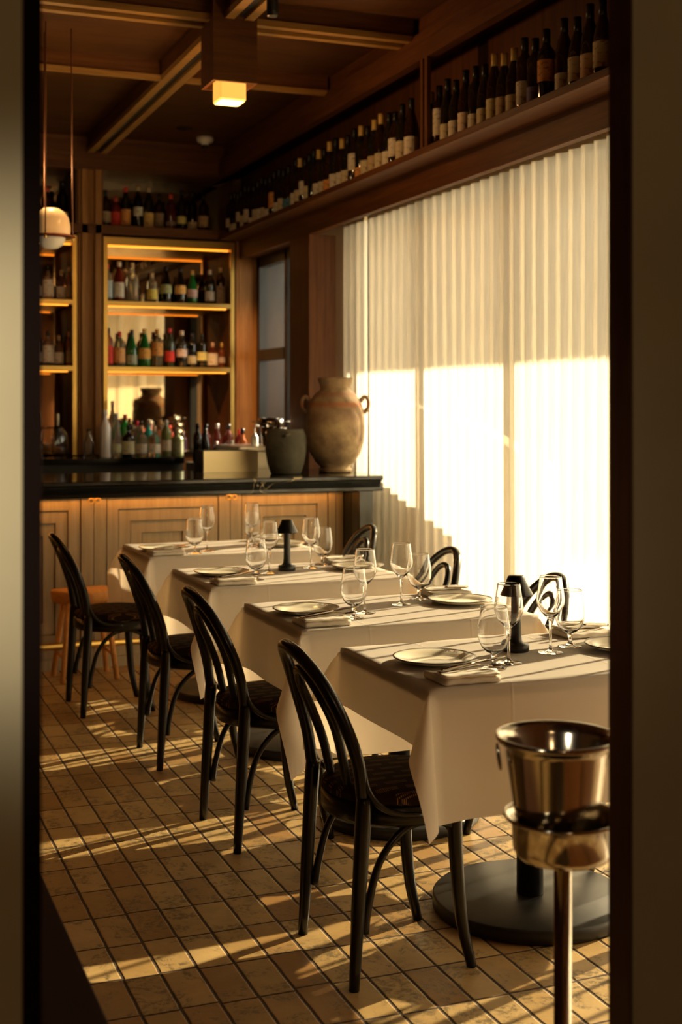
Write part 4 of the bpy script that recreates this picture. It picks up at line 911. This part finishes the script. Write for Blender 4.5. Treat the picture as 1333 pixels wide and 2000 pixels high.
def make_napkin():
    e = empty('folded_napkin', (0, 0, 0), '', 'napkin')
    mb = MB(); prof = [(-.060, .001), (-.063, .006), (-.062, .013), (-.056, .0165), (-.02, .0165), (.02, .0160), (.056, .0160), (.062, .012), (.063, .005), (.058, .001)]
    nx = 16; vs = []
    for i in range(nx+1):
        x = -.078+.156*i/nx; k = 1+.015*math.sin(i*1.1)
        vs += [(x+.002*math.sin(y*90), y*k, z*(1+.10*math.sin(i*.9+y*30))) for y, z in prof]
    n = len(prof); fs = [tuple(range(n)), tuple(reversed(range(nx*n, nx*n+n)))]
    for i in range(nx):
        for j in range(n): fs.append((i*n+j, (i+1)*n+j, (i+1)*n+(j+1) % n, i*n+(j+1) % n))
    mb.add(vs, fs, True)
    mb.build('cloth_fold', M['napkin'], e)
    up = MB(); vs = []
    prof = [(-.060, .0172), (-.0640, .0205), (-.060, .0240), (-.03, .0235), (.0, .0222), (.004, .0205), (.0, .0182), (-.03, .0178)]; n = len(prof)
    for i in range(nx+1):
        x = -.077+.154*i/nx
        vs += [(x, y, z+.0008*math.sin(i*1.3)+.0008) for y, z in prof]
    fs = [tuple(range(n)), tuple(reversed(range(nx*n, nx*n+n)))]
    for i in range(nx):
        for j in range(n): fs.append((i*n+j, (i+1)*n+j, (i+1)*n+(j+1) % n, i*n+(j+1) % n))
    up.add(vs, fs, True).build('top_fold', M['napkin'], e)
    return e
def make_fork():
    e = empty('table_fork', (0, 0, 0), '', 'fork')
    mb = MB(); st = [(-.095, .008, .002), (-.08, .0095, .002), (-.03, .006, .005), (.01, .0035, .009), (.03, .004, .011), (.045, .009, .007), (.055, .0125, .005), (.062, .0125, .005)]
    vs = []
    for x, hw, z in st: vs += [(x, -hw, z), (x, hw, z), (x, hw*.8, z+.0022), (x, -hw*.8, z+.0022)]
    fs = [(0, 1, 2, 3)]
    for i in range(len(st)-1):
        for j in range(4): fs.append((i*4+j, i*4+4+j, i*4+4+(j+1) % 4, i*4+(j+1) % 4))
    mb.add(vs, fs, True)
    mb.build('handle', M['steel'], e)
    tn = MB()
    for k in range(4):
        y = -.0105+.007*k
        tn.tube([(.061, y, .006), (.078, y, .0065), (.095, y*.95, .010)], [.0019, .0017, .0009], n=6, sub=3)
    tn.build('tines', M['steel'], e)
    return e
def make_knife():
    e = empty('table_knife', (0, 0, 0), '', 'knife')
    MB().tube([(-.10, 0, .004), (-.05, 0, .0045), (.005, 0, .004)], [.0052, .0048, .0035], n=8, sub=4).build('handle', M['steel'], e)
    st = [(.0, .004), (.02, .0085), (.07, .0095), (.095, .007), (.105, .001)]; vs = []
    for x, hw in st: vs += [(x, -hw, .0038), (x, hw, .0042), (x, hw, .0052), (x, -hw, .0044)]
    fs = [(0, 1, 2, 3)]
    for i in range(len(st)-1):
        for j in range(4): fs.append((i*4+j, i*4+4+j, i*4+4+(j+1) % 4, i*4+(j+1) % 4))
    MB().add(vs, fs, True).build('blade', M['steel'], e)
    return e
_first = {}
def put(kind, maker, x, y, z, rz, label, group, tilt=None):
    if kind not in _first:
        o = maker(); _first[kind] = o; o.location = (x, y, z); o.rotation_euler = (0, 0, rz); o['label'] = label; o['group'] = group
    else: o = dup(_first[kind], (x, y, z), rz, label, group)
    if tilt: o.rotation_euler = (0, tilt, rz)
    return o
SET = {
 'nearest':  dict(pl=(1.535, 3.225), gl=(1.650, 3.10), wl=(1.722, 3.150), wr=(1.905, 3.24), gr=(2.005, 3.30), pr=(2.125, 3.20), nl=(1.505, 3.00), nr=(2.14, 3.455)),
 'second':   dict(pl=(1.500, 4.155), gl=(1.610, 4.00), wl=(1.685, 4.085), wr=(1.875, 4.21), gr=(1.985, 4.30), pr=(2.080, 4.160), nl=(1.470, 3.93), nr=(2.12, 4.365)),
 'third':    dict(pl=(1.510, 5.215), gl=(1.600, 5.025), wl=(1.715, 5.205), wr=(1.935, 5.30), gr=(2.02, 5.385), pr=(2.11, 5.20), nl=(1.480, 4.950), nr=(2.13, 5.42)),
 'farthest': dict(pl=(1.500, 6.20), gl=(1.612, 6.02), wl=(1.695, 6.10), wr=(1.952, 6.20), gr=(1.99, 6.31), pr=(2.11, 6.19), nl=(1.475, 6.03), nr=(2.10, 6.455))}
for (c, W, D, ov, tx, od) in TB:
    s = SET[od]; T = '%s table' % od; on = 'on the '+T
    put('plate', make_plate, *s['pl'], ZS, 0, 'cream plate with dark rim line on the left side of the '+T, 'plates on the left side of the tables')
    put('plate', make_plate, *s['pr'], ZS, PI+.4, 'cream plate with dark rim line on the curtain side of the '+T, 'plates on the curtain side of the tables')
    put('wine', make_wine, *s['wl'], ZS, 0, 'tall wine glass beside the left goblet '+on, 'wine glasses on the left side')
    put('wine', make_wine, *s['wr'], ZS, 0, 'tall wine glass of the curtain side setting '+on, 'wine glasses on the curtain side')
    put('goblet', make_goblet, *s['gl'], ZS, 0, 'short stemmed goblet by the left napkin '+on, 'goblets on the left side')
    put('goblet', make_goblet, *s['gr'], ZS, 0, 'short stemmed goblet of the curtain side setting '+on, 'goblets on the curtain side')
    nx, ny = s['nl']
    put('napkin', make_napkin, nx, ny, ZS, -.02, 'folded white napkin under cutlery at the left front edge of the '+T, 'napkins on the left side')
    put('fork', make_fork, nx+.02, ny-.012, ZS+.0245, .05, 'steel fork on the left napkin of the '+T, 'forks on the left napkins')
    put('knife', make_knife, nx+.045, ny+.025, ZS+.030, .16, 'steel knife across the left napkin of the '+T, 'knives on the left napkins', tilt=-.08)
    nx, ny = s['nr']
    put('napkin', make_napkin, nx, ny, ZS, PI, 'folded white napkin at the far right corner of the '+T, 'napkins on the curtain side')
    put('fork', make_fork, nx-.02, ny+.012, ZS+.0245, PI+.05, 'steel fork on the right napkin of the '+T, 'forks on the right napkins')
    put('knife', make_knife, nx-.01, ny-.030, ZS+.030, PI+.22, 'steel knife across the right napkin of the '+T, 'knives on the right napkins', tilt=-.08)
def make_lamp():
    e = empty('table_lamp', (0, 0, 0), '', 'lamp')
    MB().lathe([(0, 0), (.0355, 0), (.037, .002), (.037, .018), (.035, .021), (.022, .024), (.0165, .032), (.0145, .05), (.0135, .16), (.012, .185), (0, .185)], 32).build('base', M['blackm'], e)
    MB().lathe([(.0475, .160), (.0485, .1595), (.0485, .162), (.030, .195), (.0235, .212), (.021, .215), (0, .2155), (0, .2125), (.020, .212), (.0475, .1625)], 36, cap=False).build('lamp_shade', M['black'], e)
    return e
put('lamp', make_lamp, 1.825, 3.295, ZS, 0, 'small black cordless table lamp on the nearest table', 'cordless table lamps')
put('lamp', make_lamp, 1.812, 5.262, ZS, 0, 'small black cordless table lamp on the third table', 'cordless table lamps')

# ------------------------------------------------------------------ ice bucket on stand
st_ = empty('bucket_stand', (1.190, 1.983, 0), 'polished steel wine bucket stand in the right foreground', 'stand')
MB().lathe([(0, 0), (.13, 0), (.135, .004), (.13, .010), (.03, .022), (.0155, .03), (.0155, .66), (0, .66)], 40).build('pole', M['steel'], st_)
MB().lathe([(.0155, .660), (.055, .661), (.080, .668), (.0865, .682), (.0885, .728), (.100, .733), (.1035, .737), (.102, .741), (.096, .739), (.0865, .734), (.0845, .684), (.078, .672), (0, .666)], 56, cap=False).build('holder_cup', M['steel'], st_)
bk = empty('ice_bucket', (1.180, 1.986, .6925), 'empty polished steel ice bucket standing in its stand', 'bucket')
MB().lathe([(0, 0), (.058, 0), (.066, .006), (.0685, .014), (.0900, .160), (.0965, .170), (.1040, .176), (.1070, .181), (.1050, .186), (.1000, .185), (.0925, .178), (.0870, .165), (.0660, .018), (0, .008)], 64).build('bucket_body', M['steel'], bk)
vx = Vector((.931, -.364, 0))
for s in (-1, 1):
    c = vx*s*.098
    MB().tube([(c.x+vx.x*s*.004+0*math.cos(a)-.364*-.0, c.y+vx.y*s*.004+.0, .147)+Vector((0, 0, 0)) if False else (c.x+.364*.012*math.cos(a)+vx.x*s*(.003+.003*math.sin(a)), c.y+.931*.012*math.cos(a)+vx.y*s*(.003+.003*math.sin(a)), .147+.022*math.sin(a)) for a in [i*PI/6 for i in range(12)]], .0024, n=8, closed=True, sub=2).build('ring_handle', M['steel'], bk)

# low dark bench just inside the doorway
bn = empty('bench', (.12, 2.55, 0), 'low dark red-brown bench edge just inside the doorway, lower left', 'bench')
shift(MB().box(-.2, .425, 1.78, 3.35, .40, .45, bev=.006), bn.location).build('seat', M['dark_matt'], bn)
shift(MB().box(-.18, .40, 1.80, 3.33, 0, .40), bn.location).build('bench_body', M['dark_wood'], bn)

# ------------------------------------------------------------------ ceiling fittings and pendant
lb = empty('ceiling_lantern', (1.764, 5.955, 3.36), 'square oak ceiling lantern with lit opal cube at the beam crossing', 'lamp')
def sl(n, mb, m, par=lb): return shift(mb, lb.location).build(n, m, par)
hb = MB()
x0, x1, y0, y1, z0, z1, t = 1.655, 1.868, 5.850, 6.063, 2.955, 3.36, .018
hb.box(x0, x1, y0, y0+t, z0, z1).box(x0, x1, y1-t, y1, z0, z1).box(x0, x0+t, y0+t, y1-t, z0, z1).box(x1-t, x1, y0+t, y1-t, z0, z1)
sl('oak_housing', hb, M['wood_x'])
sl('opal_cube', B(1.700, 1.828, 5.892, 6.020, 2.878, 3.03, bev=.008), M['lampglass'])
def spot(loc, label, rz):
    e = empty('track_spotlight', loc, label, 'spotlight', None, rz)
    MB().lathe([(0, 0), (.025, 0), (.026, -.004), (.026, -.085), (.021, -.090), (0, -.082)][::-1], 20).build('lamp_head', M['blackm'], e, (0, 0, -.03))
    MB().box(-.03, .03, -.012, .012, -.02, 0).build('track_adapter', M['blackm'], e)
spot((1.80, 5.42, 3.262), 'black spotlight hanging from the ceiling track near the oak lantern', 0)
dt = empty('smoke_detector', (2.50, 9.05, 3.36), 'white round smoke detector on the ceiling near the back bar', 'detector')
MB().lathe([(0, -.055), (.025, -.055), (.03, -.042), (.052, -.036), (.06, -.02), (.062, 0), (0, 0)], 28).build('housing', M['plastic_w'], dt)
MB().lathe([(0, -.075), (.018, -.072), (.022, -.0555), (0, -.0555)], 16).build('sensor', M['blackm'], dt)
o = MB().lathe([(0, -.004), (.045, -.004), (.055, -.006), (.062, -.002), (.062, 0), (0, 0)], 28).build('ceiling_vent', M['blackm'], None, (2.28, 8.80, 3.36)); tag(o, 'small dark round ceiling vent left of the smoke detector', 'vent')
pd = empty('pendant_lamp', (1.047, 6.70, 2.303), 'opal glass dome pendant in a copper ring hung on cords, upper left', 'lamp')
dome = [(.094, .006), (.096, .02), (.096, .055), (.088, .095), (.068, .125), (.040, .142), (0, .148)]
MB().lathe(dome, 40, cap=False).build('glass_dome', M['opal'], pd)
MB().lathe([(0, -.064), (.03, -.060), (.058, -.042), (.070, -.020), (.072, -.006), (0, -.006)], 32).build('lower_bowl', M['opal2'], pd)
MB().lathe([(.0, -.004), (.118, -.004), (.122, 0), (.118, .004), (0, .004)], 40).build('copper_ring', M['copper'], pd)
for a in (-.15, 1.75, 4.3):
    c, s = math.cos(a), math.sin(a)
    MB().tube([(.108*c, .108*s, .002), (.100*c, .100*s, 1.057)], .0036, n=6, sub=1).build('cord', M['cord'], pd)
    MB().lathe([(0, -.02), (.006, -.02), (.007, -.012), (.004, .01), (0, .012)], 10).build('cord_end', M['brass'], pd, (.108*c, .108*s, 0))

# ------------------------------------------------------------------ lamps' own light and added fill lamps
def area(name, loc, size, energy, col, rot=(0, 0, 0)):
    d = bpy.data.lights.new(name, 'AREA'); d.shape = 'RECTANGLE'; d.size, d.size_y = size; d.energy = energy; d.color = col
    o = bpy.data.objects.new(name, d); COL.objects.link(o); o.location = loc; o.rotation_euler = rot; return o
def point(name, loc, energy, col, r=.04):
    d = bpy.data.lights.new(name, 'POINT'); d.energy = energy; d.color = col; d.shadow_soft_size = r
    o = bpy.data.objects.new(name, d); COL.objects.link(o); o.location = loc; return o
WARM = (1.0, 0.50, 0.17)
point('lantern_bulb', (1.764, 5.955, 2.80), 5, WARM)
point('pendant_bulb', (1.047, 6.70, 2.62), 3.0, (1.0, 0.66, 0.30))
def spotl(name, loc, target, energy, deg, col=WARM, r=.03, blend=.8):
    d = bpy.data.lights.new(name, 'SPOT'); d.energy = energy; d.color = col; d.spot_size = math.radians(deg); d.spot_blend = blend; d.shadow_soft_size = r
    o = bpy.data.objects.new(name, d); COL.objects.link(o); o.location = loc
    o.rotation_euler = (Vector(target)-Vector(loc)).to_track_quat('-Z', 'Y').to_euler(); return o
# unseen fill spot added to brighten the left door wall
spotl('door_wall_fill', (-.55, .95, 1.55), (.17, 1.6, 1.40), 26, 42, (1.0, 0.90, 0.68), .10)
point('anteroom_fill', (.2, -1.0, 2.3), 9, (1.0, 0.68, 0.34), .12)  # added fill for the near room, no fitting behind it
spotl('reveal_fill_spot', (1.78, 7.4, 3.2), (2.88, 9.3, 1.5), 110, 30)  # fill spot added to brighten the oak reveal, no fitting modelled there
